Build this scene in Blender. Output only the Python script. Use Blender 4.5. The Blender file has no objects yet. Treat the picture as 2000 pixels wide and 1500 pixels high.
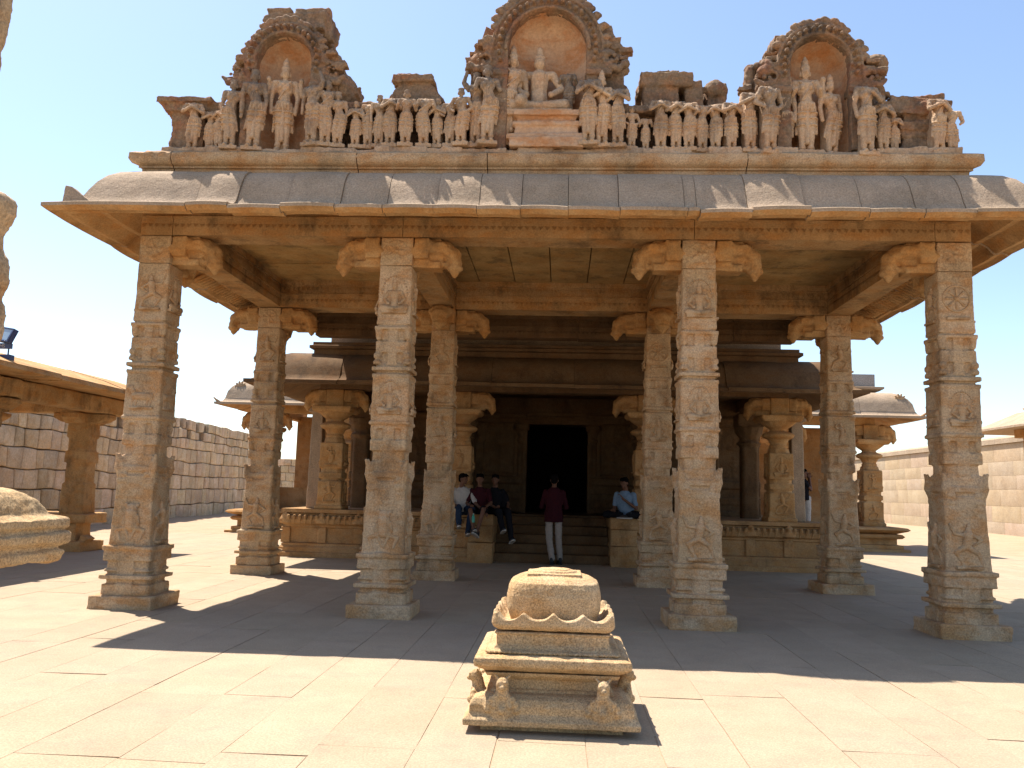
import bpy, bmesh, math, random
import numpy as np
import mathutils.noise as nz
from mathutils import Vector, Matrix, Euler
R = math.radians
S = bpy.context.scene
COL = S.collection

# ------------------------------------------------------------------ camera
CAMZ = 1.55
F, PIT, YAW, ROL = 1647.88, 0.1251, 0.06, -0.0265
def cam_matrix():
    cy, sy = math.cos(YAW), math.sin(YAW); cp, sp = math.cos(PIT), math.sin(PIT); cr, sr = math.cos(ROL), math.sin(ROL)
    Rz = Matrix(((cy, -sy, 0), (sy, cy, 0), (0, 0, 1)))
    Rx = Matrix(((1, 0, 0), (0, cp, -sp), (0, sp, cp)))
    Ry = Matrix(((cr, 0, sr), (0, 1, 0), (-sr, 0, cr)))
    M = Rz @ Rx @ Ry
    r, f, u = M.col[0], M.col[1], M.col[2]
    return Matrix(((r[0], u[0], -f[0]), (r[1], u[1], -f[1]), (r[2], u[2], -f[2])))
cd = bpy.data.cameras.new('camera'); cam = bpy.data.objects.new('camera', cd); COL.objects.link(cam)
cam.matrix_world = Matrix.Translation((0, 0, CAMZ)) @ cam_matrix().to_4x4()
cd.sensor_width = 36; cd.lens = F / 2000 * 36; cd.clip_end = 3000; cd.clip_start = 0.05
S.camera = cam
# ------------------------------------------------------------------ light
SD = Vector((-.395, .305, 1)).normalized()
ELEV = math.asin(SD.z); AZ = math.atan2(SD.x, SD.y)
W = bpy.data.worlds.new("World"); S.world = W; W.use_nodes = True
nt = W.node_tree; bg = nt.nodes['Background']
sky = nt.nodes.new('ShaderNodeTexSky'); sky.sky_type = 'NISHITA'; sky.sun_disc = False
sky.sun_elevation = ELEV; sky.sun_rotation = AZ; sky.altitude = 300; sky.air_density = 1.0; sky.dust_density = 1.0; sky.ozone_density = .7
nt.links.new(sky.outputs[0], bg.inputs[0]); bg.inputs[1].default_value = 0.10
sl = bpy.data.lights.new('sun', 'SUN'); sl.energy = 4.4; sl.angle = R(.5); sl.color = (1, .92, .84)
so = bpy.data.objects.new('sun', sl); COL.objects.link(so)
so.rotation_euler = SD.to_track_quat('Z', 'Y').to_euler(); so.location = SD * 60
vs = S.view_settings; vs.view_transform = 'Standard'; vs.look = 'None'; vs.exposure = 1.30; vs.gamma = 1
S.cycles.max_bounces = 10; S.cycles.diffuse_bounces = 6

# ------------------------------------------------------------------ materials
def stone(name, a, b, stain=(.42, .21, .07), stain_amt=.35, speck=.35, sscale=55, dark=(.09, .07, .055), dark_amt=.3,
          bump=.35, scale=1.0, patch=None, patch_amt=.0, rough=.9, vary=False, detail_bump=1.0, ztop=None):
    m = bpy.data.materials.new(name); m.use_nodes = True; n = m.node_tree.nodes; l = m.node_tree.links
    bs = n['Principled BSDF']; bs.inputs['Roughness'].default_value = rough
    bs.inputs['Specular IOR Level'].default_value = .15
    tc = n.new('ShaderNodeTexCoord'); P = tc.outputs['Object']
    def noise(sc, det=4, ro=.6, src=P, stretch=None):
        s = src
        if stretch:
            mp = n.new('ShaderNodeMapping'); mp.inputs['Scale'].default_value = stretch; l.new(src, mp.inputs[0]); s = mp.outputs[0]
        t = n.new('ShaderNodeTexNoise'); t.inputs['Scale'].default_value = sc * scale; t.inputs['Detail'].default_value = det
        t.inputs['Roughness'].default_value = ro; l.new(s, t.inputs['Vector']); return t.outputs['Fac']
    def ramp(f, lo, hi, c0=(0, 0, 0, 1), c1=(1, 1, 1, 1)):
        r = n.new('ShaderNodeValToRGB'); r.color_ramp.elements[0].position = lo; r.color_ramp.elements[1].position = hi
        r.color_ramp.elements[0].color = c0; r.color_ramp.elements[1].color = c1; l.new(f, r.inputs[0]); return r.outputs[0]
    def mix(f, c0, c1, mode='MIX'):
        x = n.new('ShaderNodeMix'); x.data_type = 'RGBA'; x.blend_type = mode
        if isinstance(f, float): x.inputs[0].default_value = f
        else: l.new(f, x.inputs[0])
        for i, c in ((6, c0), (7, c1)):
            if isinstance(c, tuple): x.inputs[i].default_value = (*c[:3], 1)
            else: l.new(c, x.inputs[i])
        return x.outputs[2]
    def mul(f, k):
        x = n.new('ShaderNodeMath'); x.operation = 'MULTIPLY'; l.new(f, x.inputs[0]); x.inputs[1].default_value = k; return x.outputs[0]
    c = mix(ramp(noise(1.7, 6), .38, .62), a, b)
    fine = noise(sscale, 3, .75)
    if patch: c = mix(mul(ramp(noise(2.3, 5, .65), .56, .62), patch_amt), c, patch)
    if stain_amt: c = mix(mul(ramp(noise(2.6, 6, .7, stretch=(1, 1, 2.2)), .45, .62), stain_amt), c, stain)
    if dark_amt: c = mix(mul(ramp(noise(1.9, 7, .72, stretch=(1.3, 1.3, .7)), .50, .66), dark_amt), c, dark)
    if ztop:      # lichen and soot on the exposed upper parts, broken up by noise
        sx = n.new('ShaderNodeSeparateXYZ'); l.new(P, sx.inputs[0]); mr = n.new('ShaderNodeMapRange'); mr.inputs[1].default_value, mr.inputs[2].default_value = ztop; mr.inputs[3].default_value = 0; mr.inputs[4].default_value = .42
        l.new(sx.outputs[2], mr.inputs[0]); ad = n.new('ShaderNodeMath'); ad.operation = 'ADD'; l.new(mr.outputs[0], ad.inputs[0]); l.new(noise(7, 5, .7), ad.inputs[1])
        c = mix(mul(ramp(ad.outputs[0], .62, .82), .72), c, (.15, .125, .10))
    if vary:
        at = n.new('ShaderNodeAttribute'); at.attribute_name = 'tone'
        c = mix(1.0, c, at.outputs['Color'], 'MULTIPLY')
    sp = ramp(fine, .33, .67, (1 - speck, 1 - speck, 1 - speck, 1), (1 + speck * .75,) * 3 + (1,))
    c = mix(1.0, c, sp, 'MULTIPLY')
    l.new(c, bs.inputs['Base Color'])
    b1 = n.new('ShaderNodeBump'); b1.inputs['Strength'].default_value = bump; b1.inputs['Distance'].default_value = .03
    l.new(noise(9, 6, .7), b1.inputs['Height'])
    b2 = n.new('ShaderNodeBump'); b2.inputs['Strength'].default_value = bump * detail_bump; b2.inputs['Distance'].default_value = .008
    l.new(fine, b2.inputs['Height']); l.new(b1.outputs[0], b2.inputs['Normal']); l.new(b2.outputs[0], bs.inputs['Normal'])
    return m
def plain(name, c, rough=.8, spec=.3, emit=None, trans=0, fab=0):
    m = bpy.data.materials.new(name); m.use_nodes = True; n = m.node_tree.nodes; l = m.node_tree.links
    bs = n['Principled BSDF']; bs.inputs['Roughness'].default_value = rough; bs.inputs['Specular IOR Level'].default_value = spec
    tc = n.new('ShaderNodeTexCoord'); t = n.new('ShaderNodeTexNoise'); t.inputs['Scale'].default_value = 14 if not fab else 30; t.inputs['Detail'].default_value = 5
    l.new(tc.outputs['Object'], t.inputs[0]); r = n.new('ShaderNodeValToRGB')
    r.color_ramp.elements[0].color = (*[x * .75 for x in c], 1); r.color_ramp.elements[1].color = (*[min(1, x * 1.2) for x in c], 1)
    l.new(t.outputs[0], r.inputs[0]); l.new(r.outputs[0], bs.inputs['Base Color'])
    b = n.new('ShaderNodeBump'); b.inputs['Strength'].default_value = .2; b.inputs['Distance'].default_value = .01
    l.new(t.outputs[0], b.inputs['Height']); l.new(b.outputs[0], bs.inputs['Normal'])
    if trans: bs.inputs['Transmission Weight'].default_value = trans
    return m
GRAN = stone('granite', (0.5, 0.36, 0.225), (0.4, 0.285, 0.165), stain=(0.4, 0.18, 0.05), stain_amt=0.6, speck=.34, dark=(0.12, 0.085, 0.055), dark_amt=0.5, bump=.4)
GRAN_BEAM = stone('granite_beam', (0.42, 0.27, 0.13), (0.31, 0.19, 0.085), stain=(0.38, 0.16, 0.035), stain_amt=.5, speck=.22, sscale=40, dark=(0.06, 0.042, 0.026), dark_amt=0.6, bump=.35)
HALL_IN = stone('shade_darkened_hall_stone', (0.175, 0.11, 0.058), (0.13, 0.08, 0.042), stain=(.15, .065, .02), stain_amt=.4, speck=.2, sscale=35, dark=(.04, .026, .017), dark_amt=.5, bump=.3)  # darker copy of the hall stone; deep interior shade is put into its colour
CEIL = stone('ceiling_stone', (.44, .29, .125), (.30, .195, .08), stain=(.40, .2, .06), stain_amt=.5, speck=.15, sscale=30, dark=(.09, .065, .04), dark_amt=.6, bump=.3)
GRAN_EAVE = stone('granite_eave', (0.405, 0.305, 0.21), (0.34, 0.255, 0.17), stain=(0.33, 0.22, 0.13), stain_amt=.2, speck=.3, dark=(0.124, 0.098, 0.072), dark_amt=0.25, bump=.55)
GRAN_WARM = stone('granite_warm', (0.46, 0.29, 0.135), (0.37, 0.215, 0.09), stain=(0.42, 0.17, 0.035), stain_amt=.5, speck=.22, sscale=40, dark=(0.1, 0.065, 0.035), dark_amt=0.45, bump=.3)
GRAN_ALT = stone('granite_altar', (0.57, 0.41, 0.24), (0.45, 0.32, 0.175), stain=(0.42, 0.22, 0.07), stain_amt=0.5, speck=0.5, sscale=95, dark=(0.17, 0.125, 0.08), dark_amt=0.5, bump=.6)
STUC = stone('stucco', (0.54, 0.385, 0.245), (0.43, 0.3, 0.19), stain=(0.48, 0.24, 0.11), stain_amt=0.4, speck=.22, sscale=40, dark=(0.1, 0.082, 0.065), dark_amt=0.5, bump=.5, patch=(0.255, 0.076, 0.038), patch_amt=0.12, ztop=(6.15, 6.75))
STUC_IN = stone('sheltered_stucco', (0.6, 0.43, 0.275), (0.5, 0.35, 0.22), stain=(0.48, 0.24, 0.11), stain_amt=0.4, speck=.22, sscale=40, dark=(0.1, 0.082, 0.065), dark_amt=0.5, bump=.5, patch=(0.255, 0.076, 0.038), patch_amt=0.12)
STUC_D = stone('weathered_shaded_stucco', (0.29, 0.2, 0.125), (0.2, 0.14, 0.09), stain=(0.36, 0.16, 0.07), stain_amt=0.45, speck=.3, sscale=30, dark=(0.07, 0.058, 0.046), dark_amt=0.75, bump=.8, patch=(0.24, 0.075, 0.04), patch_amt=0.4)  # weathered stucco, with shadow between the statues put into its darker base
OCHRE = stone('ochre_plaster', (0.58, 0.4, 0.26), (0.5, 0.31, 0.18), stain=(0.46, 0.18, 0.05), stain_amt=0.65, speck=.15, sscale=30, dark=(0.137, 0.082, 0.055), dark_amt=0.2, bump=.35)
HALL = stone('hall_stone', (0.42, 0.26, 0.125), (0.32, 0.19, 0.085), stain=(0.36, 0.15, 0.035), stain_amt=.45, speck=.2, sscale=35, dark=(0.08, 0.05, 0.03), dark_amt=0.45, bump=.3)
WALLST = stone('wall_stone', (0.6, 0.475, 0.335), (0.48, 0.37, 0.25), stain=(0.52, 0.33, 0.16), stain_amt=0.5, speck=.2, sscale=18, dark=(0.170, 0.128, 0.093), dark_amt=.3, bump=.6, vary=True)
ASHLAR = stone('ashlar', (0.42, 0.34, 0.245), (0.37, 0.29, 0.2), stain=(0.42, 0.31, 0.19), stain_amt=.3, speck=.15, sscale=18, dark=(0.189, 0.140, 0.098), dark_amt=.2, bump=.4, vary=True)
PAVE = stone('paving_stone', (0.375, 0.293, 0.2), (0.345, 0.268, 0.18), stain=(0.33, 0.25, 0.17), stain_amt=0.3, speck=0.22, sscale=70, dark=(0.27, 0.21, 0.155), dark_amt=0.4, bump=.28, vary=True)
SAND = stone('sand_ground', (0.38, 0.28, 0.185), (0.34, 0.245, 0.155), stain=(0.36, 0.26, 0.165), stain_amt=.3, speck=.15, sscale=25, dark=(0.27, 0.19, 0.125), dark_amt=.3, bump=.5, scale=.8)
CONC = stone('grey_render', (.34, .31, .28), (.30, .27, .245), stain_amt=0, speck=.35, sscale=30, dark_amt=.15, bump=.4)
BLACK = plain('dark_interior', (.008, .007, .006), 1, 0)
SKIN = plain('skin', (.13, .06, .035), .6); HAIR = plain('hair', (.006, .005, .005), .95, .02)
WHITEC = plain('white_cloth', (.38, .36, .34), .9, .1, fab=1); MAROON = plain('maroon_cloth', (.035, .007, .011), .9, .1, fab=1)
BLUEC = plain('pale_blue_cloth', (.15, .22, .31), .9, .1, fab=1); JEANS = plain('denim', (.02, .032, .06), .9, .1, fab=1)
DARKC = plain('dark_cloth', (.012, .012, .015), .95, .03, fab=1); BEIGEC = plain('beige_cloth', (.50, .44, .37), .9, .1, fab=1)
GREYC = plain('grey_trousers', (.30, .26, .23), .9, .1, fab=1)
SHOE = plain('shoe_black', (.015, .015, .017), .6); SOLE = plain('shoe_sole', (.4, .38, .35), .7)
GREENP = plain('green_plastic', (.03, .33, .22), .3, .5); METAL = plain('lamp_housing', (.03, .05, .13), .45, .5); GLASSL = plain('lamp_glass', (.25, .36, .46), .15, .6)

# ------------------------------------------------------------------ mesh helpers
class MB:
    def __init__(s): s.v = []; s.f = []; s.M = Matrix(); s.tone = []; s.ct = 1.0
    def add(s, vs_, fs):
        o = len(s.v); M = s.M
        s.v.extend([tuple(M @ Vector(p)) for p in vs_]); s.f.extend([[i + o for i in f] for f in fs])
        s.tone.extend([s.ct] * len(vs_))
    def box(s, x0, x1, y0, y1, z0, z1, j=0, rnd=random):
        c = [(x, y, z) for z in (z0, z1) for x, y in ((x0, y0), (x1, y0), (x1, y1), (x0, y1))]
        if j: c = [(x + rnd.uniform(-j, j), y + rnd.uniform(-j, j), z + rnd.uniform(-j, j)) for x, y, z in c]
        s.add(c, [(3, 2, 1, 0), (4, 5, 6, 7), (0, 1, 5, 4), (1, 2, 6, 5), (2, 3, 7, 6), (3, 0, 4, 7)])
    def loft(s, rings, caps=True):
        n = len(rings[0]); vs_ = [p for r in rings for p in r]; fs = []
        for k in range(len(rings) - 1):
            for i in range(n):
                j = (i + 1) % n; fs.append((k * n + i, k * n + j, (k + 1) * n + j, (k + 1) * n + i))
        if caps: fs.append(tuple(range(n))[::-1]); fs.append(tuple((len(rings) - 1) * n + i for i in range(n)))
        s.add(vs_, fs)
    def lathe(s, prof, c=(0, 0, 0), n=20, sx=1, sy=1):
        s.loft([[(c[0] + r * sx * math.cos(2 * math.pi * i / n), c[1] + r * sy * math.sin(2 * math.pi * i / n), c[2] + z) for i in range(n)] for z, r in prof])
    def prism8(s, cx, cy, z0, z1, h0, h1, ch=.02):
        rs = []
        for z, h in ((z0, h0), (z1, h1)):
            c = min(ch, h * .585)
            rs.append([(cx + a, cy + b, z) for a, b in ((-h + c, -h), (h - c, -h), (h, -h + c), (h, h - c), (h - c, h), (-h + c, h), (-h, h - c), (-h, -h + c))])
        s.loft(rs)
    def cap(s, p0, p1, r0, r1, n=9, fl=1.0):
        p0, p1 = Vector(p0), Vector(p1); d = p1 - p0; L = d.length
        if L < 1e-6: d = Vector((0, 0, 1)); L = 1e-6
        d.normalize(); q = d.to_track_quat('Z', 'Y'); rs = []
        for a in (-80, -50, -20): t = R(a); rs.append((p0 + d * r0 * math.sin(t), r0 * math.cos(t)))
        for a in (20, 50, 80): t = R(a); rs.append((p1 + d * r1 * math.sin(t), r1 * math.cos(t)))
        s.loft([[tuple(c + (q @ Vector((r * math.cos(2 * math.pi * i / n), r * math.sin(2 * math.pi * i / n), 0))) * 1) for i in range(n)] for c, r in rs])
    def chain(s, pts, rad, n=9):
        for i in range(len(pts) - 1): s.cap(pts[i], pts[i + 1], rad[i], rad[i + 1], n)
    def ell(s, c, r, n=12, m=7):
        if isinstance(r, (int, float)): r = (r, r, r)
        s.loft([[(c[0] + r[0] * math.cos(t) * math.cos(2 * math.pi * i / n), c[1] + r[1] * math.cos(t) * math.sin(2 * math.pi * i / n), c[2] + r[2] * math.sin(t)) for i in range(n)]
                for t in [R(-84 + 168 * k / (m - 1)) for k in range(m)]])
    def ring(s, x0, x1, y0, y1, prof):            # closed moulding: profile (outset, z) from bottom to top round a rectangle
        s.loft([[(x0 - d, y0 - d, z), (x1 + d, y0 - d, z), (x1 + d, y1 + d, z), (x0 - d, y1 + d, z)] for d, z in prof])
def link(o, parent=None, loc=None):
    COL.objects.link(o)
    if parent:
        o.parent = parent; w = Vector((0, 0, 0)); p = parent
        while p: w += p.location; p = p.parent
        o.location = -w
    return o
def mesh_from(mb, name):
    me = bpy.data.meshes.new(name); me.from_pydata(mb.v, [], mb.f); return me
def finish(me, mat, smooth=35):
    me.materials.clear(); me.materials.append(mat)
    for p in (): pass
    me.polygons.foreach_set('use_smooth', [smooth > 0] * len(me.polygons))
    if 0 < smooth < 180: me.set_sharp_from_angle(angle=R(smooth))
    me.update()
def build(mb, name, mat, parent=None, smooth=35, tones=False, bevel=0, recalc=False):
    me = mesh_from(mb, name)
    if recalc: b_ = bmesh.new(); b_.from_mesh(me); bmesh.ops.recalc_face_normals(b_, faces=b_.faces[:]); b_.to_mesh(me); b_.free()
    if tones:
        at = me.color_attributes.new('tone', 'FLOAT_COLOR', 'POINT')
        at.data.foreach_set('color', [c for t in mb.tone for c in ((t, t, t, 1) if not isinstance(t, tuple) else (*t, 1))])
    o = bpy.data.objects.new(name, me)
    if bevel:
        link(o); md = o.modifiers.new('b', 'BEVEL'); md.width = bevel; md.segments = 2; md.limit_method = 'ANGLE'; md.angle_limit = R(40)
        dg = bpy.context.evaluated_depsgraph_get(); me2 = bpy.data.meshes.new_from_object(o.evaluated_get(dg)); COL.objects.unlink(o)
        o.modifiers.clear(); o.data = me2; me2.name = name; me = me2
    finish(me, mat, smooth); return link(o, parent)
TEX = {}
def clouds(sc, depth=2):
    if (sc, depth) not in TEX:
        t = bpy.data.textures.new('wear', 'CLOUDS'); t.noise_scale = sc; t.noise_depth = depth; TEX[(sc, depth)] = t
    return TEX[(sc, depth)]
def fuse(mb, name, mat, parent=None, vox=.012, sm=1, wear=((.25, .012), (.05, .006)), M=None, smooth=180):
    me = mesh_from(mb, name); o = bpy.data.objects.new(name, me); COL.objects.link(o)
    md = o.modifiers.new('r', 'REMESH'); md.mode = 'VOXEL'; md.voxel_size = vox
    if sm: md = o.modifiers.new('s', 'SMOOTH'); md.factor = .5; md.iterations = sm
    for sc, am in wear:
        md = o.modifiers.new('d', 'DISPLACE'); md.texture = clouds(sc); md.strength = am; md.mid_level = .5; md.texture_coords = 'LOCAL'
    dg = bpy.context.evaluated_depsgraph_get(); me2 = bpy.data.meshes.new_from_object(o.evaluated_get(dg))
    COL.objects.unlink(o); o.modifiers.clear(); o.data = me2; me2.name = name
    if M: me2.transform(M)
    finish(me2, mat, smooth); return link(o, parent)
def thing(name, label, cat, loc=(0, 0, 0), group=None):
    o = bpy.data.objects.new(name, None); COL.objects.link(o); o.location = loc; o.empty_display_size = .2
    o['label'] = label; o['category'] = cat
    if group: o['group'] = group
    return o
def tag(o, label, cat, group=None):
    o['label'] = label; o['category'] = cat
    if group: o['group'] = group
    return o

# ------------------------------------------------------------------ carved figures
def figure(mb, H=1.0, pose='clasp', head=True, sway=0.0, crown=.12, rnd=random, skirt=True):
    s = H; V = lambda x, y, z: (x * s, y * s, z * s)
    hx = sway * .045; cx = -sway * .02
    for k in (-1, 1):
        kb = .012 * rnd.uniform(-1, 1)
        mb.chain([V(hx + k * .055, 0, .49), V(k * .058 + kb, -.015, .27), V(k * .05, 0, .05)], [.072 * s, .05 * s, .034 * s])
        mb.ell(V(k * .055, -.035, .02), (.036 * s, .06 * s, .025 * s), 8, 5)
        mb.lathe([(-.012 * s, .043 * s), (.012 * s, .043 * s)], V(k * .05, 0, .085), 10)
    if skirt:
        mb.chain([V(hx, -.045, .47), V(0, -.04, .14)], [.026 * s, .034 * s])
        for k in (-1, 1): mb.chain([V(hx + k * .10, -.01, .5), V(k * .12, 0, .24)], [.022 * s, .018 * s])
    mb.ell(V(hx, 0, .515), (.115 * s, .082 * s, .075 * s))
    mb.lathe([(-.015 * s, .104 * s), (.015 * s, .108 * s)], V(hx, -.002, .545), 14, 1, .8)
    mb.chain([V(hx * .7, 0, .55), V(cx * .3, 0, .64), V(cx, 0, .72)], [.085 * s, .074 * s, .095 * s])
    mb.ell(V(cx, -.005, .715), (.112 * s, .078 * s, .085 * s))
    for k in (-1, 1): mb.ell(V(cx + k * .045, -.065, .715), .035 * s, 8, 5)
    for q in range(9): t = math.pi * (q + .0) / 8; mb.ell(V(cx + .075 * math.cos(t), -.055 - .02 * math.sin(t), .785 - .035 * math.sin(t)), .014 * s, 6, 4)
    mb.chain([V(cx + .09, -.05, .76), V(cx, -.085, .66), V(hx - .06, -.07, .58)], [.010 * s, .012 * s, .010 * s], 6)
    for q in range(5): mb.chain([V(hx + (q - 2) * .035, -.078, .53), V(hx + (q - 2) * .038, -.072, .47)], [.014 * s, .008 * s], 6)
    if skirt:
        for k in (-1, 1):
            for q in (.44, .38, .31): mb.lathe([(-.006 * s, (.06 + q * .05) * s), (.006 * s, (.06 + q * .05) * s)], V(hx * q * 2 + k * .056, -.006, q), 10)
    mb.chain([V(cx - .125, 0, .775), V(cx + .125, 0, .775)], [.046 * s, .046 * s])
    hand = .026 * s
    def arm(k, e, h):
        mb.chain([V(cx + k * .135, 0, .77), V(cx + k * e[0], e[1], e[2]), V(cx + k * h[0], h[1], h[2])], [.042 * s, .034 * s, .026 * s]); mb.ell(V(cx + k * h[0], h[1], h[2]), hand, 8, 5)
        mb.ell(V(cx + k * (.135 + e[0]) / 2, e[1] / 2, (.77 + e[2]) / 2), .045 * s, 8, 5)
    for k in (-1, 1):
        p = pose if isinstance(pose, str) else pose[0 if k < 0 else 1]
        if p == 'clasp': arm(k, (.175, -.05, .645), (.02, -.125, .70))
        elif p == 'hang': arm(k, (.165, .0, .60), (.15, -.03, .44))
        elif p == 'hip': arm(k, (.205, .02, .62), (.115, -.06, .54))
        elif p == 'up': arm(k, (.20, -.03, .84), (.15, -.04, .97))
        elif p == 'fore': arm(k, (.175, -.02, .62), (.14, -.13, .66))
        elif p == 'stump': mb.chain([V(cx + k * .135, 0, .77), V(cx + k * .17, -.01, .68)], [.042 * s, .036 * s])
    if head:
        mb.chain([V(cx, 0, .79), V(cx, -.005, .85)], [.038 * s, .036 * s])
        mb.ell(V(cx, -.015, .888), (.052 * s, .058 * s, .066 * s)); mb.ell(V(cx, -.072, .883), (.011 * s, .014 * s, .02 * s), 6, 4)
        for k in (-1, 1): mb.ell(V(cx + k * .056, 0, .88), (.016 * s, .02 * s, .035 * s), 6, 4)
        if crown: mb.lathe([(0, .056 * s), (.03 * s, .06 * s), (.035 * s, .047 * s), (crown * .6 * s, .042 * s), (crown * .62 * s, .048 * s), (crown * s, .02 * s), (crown * 1.15 * s, .005 * s)], V(cx, -.005, .925), 12)
    else: mb.ell(V(cx, 0, .80), (.045 * s, .04 * s, .03 * s), 8, 5)
def seated(mb, H=1.0, head=True, rnd=random):   # cross legged, total height H
    s = H; V = lambda x, y, z: (x * s, y * s, z * s)
    for k in (-1, 1):
        mb.chain([V(k * .1, 0, .13), V(k * .33, -.12, .12), V(-k * .02, -.2, .08)], [.11 * s, .085 * s, .05 * s])
        mb.chain([V(k * .19, 0, .57), V(k * .29, -.02, .38), V(k * .18, -.17, .25)], [.06 * s, .05 * s, .038 * s]); mb.ell(V(k * .16, -.18, .24), .045 * s, 8, 5)
    mb.chain([V(0, 0, .15), V(0, 0, .35), V(0, 0, .52)], [.14 * s, .11 * s, .14 * s]); mb.chain([V(-.17, 0, .58), V(.17, 0, .58)], [.065 * s] * 2)
    if head:
        mb.cap(V(0, 0, .6), V(0, 0, .68), .055 * s, .05 * s); mb.ell(V(0, -.02, .74), (.075 * s, .08 * s, .09 * s))
        mb.lathe([(0, .078 * s), (.05 * s, .075 * s), (.06 * s, .055 * s), (.17 * s, .04 * s), (.2 * s, .01 * s)], V(0, 0, .79), 10)
def squat(mb, H=1.0):                           # crouching animal-like relief, knees apart
    s = H; V = lambda x, y, z: (x * s, y * s, z * s)
    mb.ell(V(0, 0, .80), (.15 * s, .1 * s, .14 * s)); mb.chain([V(0, 0, .68), V(0, 0, .4)], [.17 * s, .13 * s])
    for k in (-1, 1):
        mb.chain([V(k * .15, 0, .62), V(k * .19, 0, .45), V(k * .03, 0, .08)], [.055 * s, .05 * s, .04 * s])
        mb.chain([V(k * .12, 0, .35), V(k * .33, 0, .28), V(k * .26, 0, .05)], [.06 * s, .06 * s, .04 * s])
        mb.ell(V(k * .14, 0, .9), (.05 * s, .05 * s, .06 * s), 6, 4); mb.ell(V(k * .06, -.09, .83), .025 * s, 6, 4)
def dancer(mb, H=1.0, k=1):
    s = H; V = lambda x, y, z: (k * x * s, y * s, z * s)
    mb.ell(V(-.02, 0, .86), (.07 * s, .06 * s, .09 * s)); mb.ell(V(-.02, 0, .95), (.05 * s, .05 * s, .06 * s), 8, 5)
    mb.chain([V(0, 0, .74), V(.04, 0, .5)], [.12 * s, .10 * s])
    mb.chain([V(.08, 0, .46), V(.28, 0, .34), V(.12, 0, .06)], [.08 * s, .06 * s, .04 * s]); mb.chain([V(0, 0, .45), V(-.22, 0, .32), V(-.3, 0, .08)], [.08 * s, .055 * s, .035 * s])
    mb.chain([V(.1, 0, .74), V(.3, 0, .76), V(.4, 0, .98)], [.05 * s, .04 * s, .03 * s]); mb.chain([V(-.1, 0, .74), V(-.3, 0, .62), V(-.12, 0, .5)], [.05 * s, .04 * s, .03 * s])
    mb.ell(V(-.28, 0, .05), (.08 * s, .04 * s, .03 * s), 6, 4)
def wheel(mb, r, n=8):
    N = 24
    for i in range(N):
        a, b = 2 * math.pi * i / N, 2 * math.pi * (i + 1) / N
        mb.cap((r * math.cos(a), 0, r * math.sin(a)), (r * math.cos(b), 0, r * math.sin(b)), r * .09, r * .09, 6)
    mb.ell((0, 0, 0), r * .22, 8, 5)
    for i in range(n):
        a = 2 * math.pi * i / n; mb.cap((r * .3 * math.cos(a), 0, r * .3 * math.sin(a)), (r * .72 * math.cos(a), 0, r * .72 * math.sin(a)), r * .08, r * .13, 6)
def animal(mb, L, k=1):
    s = L; V = lambda x, z: (k * x * s, 0, z * s)
    mb.chain([V(-.3, .42), V(.25, .45)], [.15 * s, .15 * s]); mb.chain([V(.28, .5), V(.42, .75)], [.11 * s, .09 * s]); mb.cap(V(.42, .78), V(.56, .72), .085 * s, .05 * s)
    for x in (-.35, -.22, .2, .33): mb.chain([V(x, .4), V(x + .03, .04)], [.065 * s, .04 * s])
    mb.chain([V(-.42, .5), V(-.52, .7), V(-.42, .85)], [.035 * s, .03 * s, .03 * s])
def on_face(mb, cx, cy, side, off, z, depth, fn, *a, **k):
    """carve a relief onto a face: side F(-Y) L(-X) R(+X); off along the face, z base, depth scale"""
    old = mb.M
    ang = {'F': 0, 'L': R(-90), 'R': R(90)}[side]
    mb.M = old @ Matrix.Translation((cx, cy, z)) @ Matrix.Rotation(ang, 4, 'Z') @ Matrix.Translation((off[0], -off[1], 0)) @ Matrix.Diagonal((1, depth, 1, 1))
    fn(mb, *a, **k); mb.M = old

# ------------------------------------------------------------------ ground
def strip_paving():
    rnd = random.Random(4); mb = MB(); x = -15.0
    bed = MB()
    while x < 13.5:
        w = rnd.uniform(.44, .68); y = 1.2 + rnd.uniform(0, 1.2)
        sk = rnd.uniform(-.012, .012); prev = 0
        while y < 25.5 + rnd.uniform(-.6, .4):
            L = rnd.uniform(1.2, 3.4)
            if rnd.random() < .12: L *= .5
            g = rnd.choice((.002, .003, .003, .006)); gx = rnd.choice((.002, .003, .004, .005, .009)); z = rnd.uniform(.001, .003); t = rnd.uniform(.95, 1.04)
            mb.ct = (t * rnd.uniform(.99, 1.01), t, t * rnd.uniform(.97, 1.01))
            J = lambda: rnd.uniform(-.003, .003)
            tl = [z + rnd.uniform(-.003, .003) for _ in range(4)]; d2 = rnd.uniform(-.03, .03)
            # wavy long edges
            n = 6; Lp = [(x + sk * 0 + J(), y + g + (L - 2 * g) * i / n) for i in range(n + 1)]; Rp = [(x + w - gx + J() * .6, y + g + d2 + (L - 2 * g) * i / n) for i in range(n + 1)]
            vs_ = []; fs = []
            for i in range(n + 1):
                for (px, py) in (Lp[i], Rp[i]): vs_.append((px, py, z))
            for i in range(n): a = 2 * i; fs.append((a, a + 1, a + 3, a + 2))
            m = len(vs_)
            per = [2 * i for i in range(n + 1)] + [2 * i + 1 for i in range(n, -1, -1)]
            for i in per: vs_.append((vs_[i][0], vs_[i][1], -.06))
            for q in range(len(per)):
                a = per[q]; b = per[(q + 1) % len(per)]; fs.append((a, b, m + (q + 1) % len(per), m + q))
            mb.add(vs_, fs); y += L
        x += w
    o = build(mb, 'paving', PAVE, None, 30, tones=True); o['kind'] = 'structure'
    return o
strip_paving()
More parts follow.
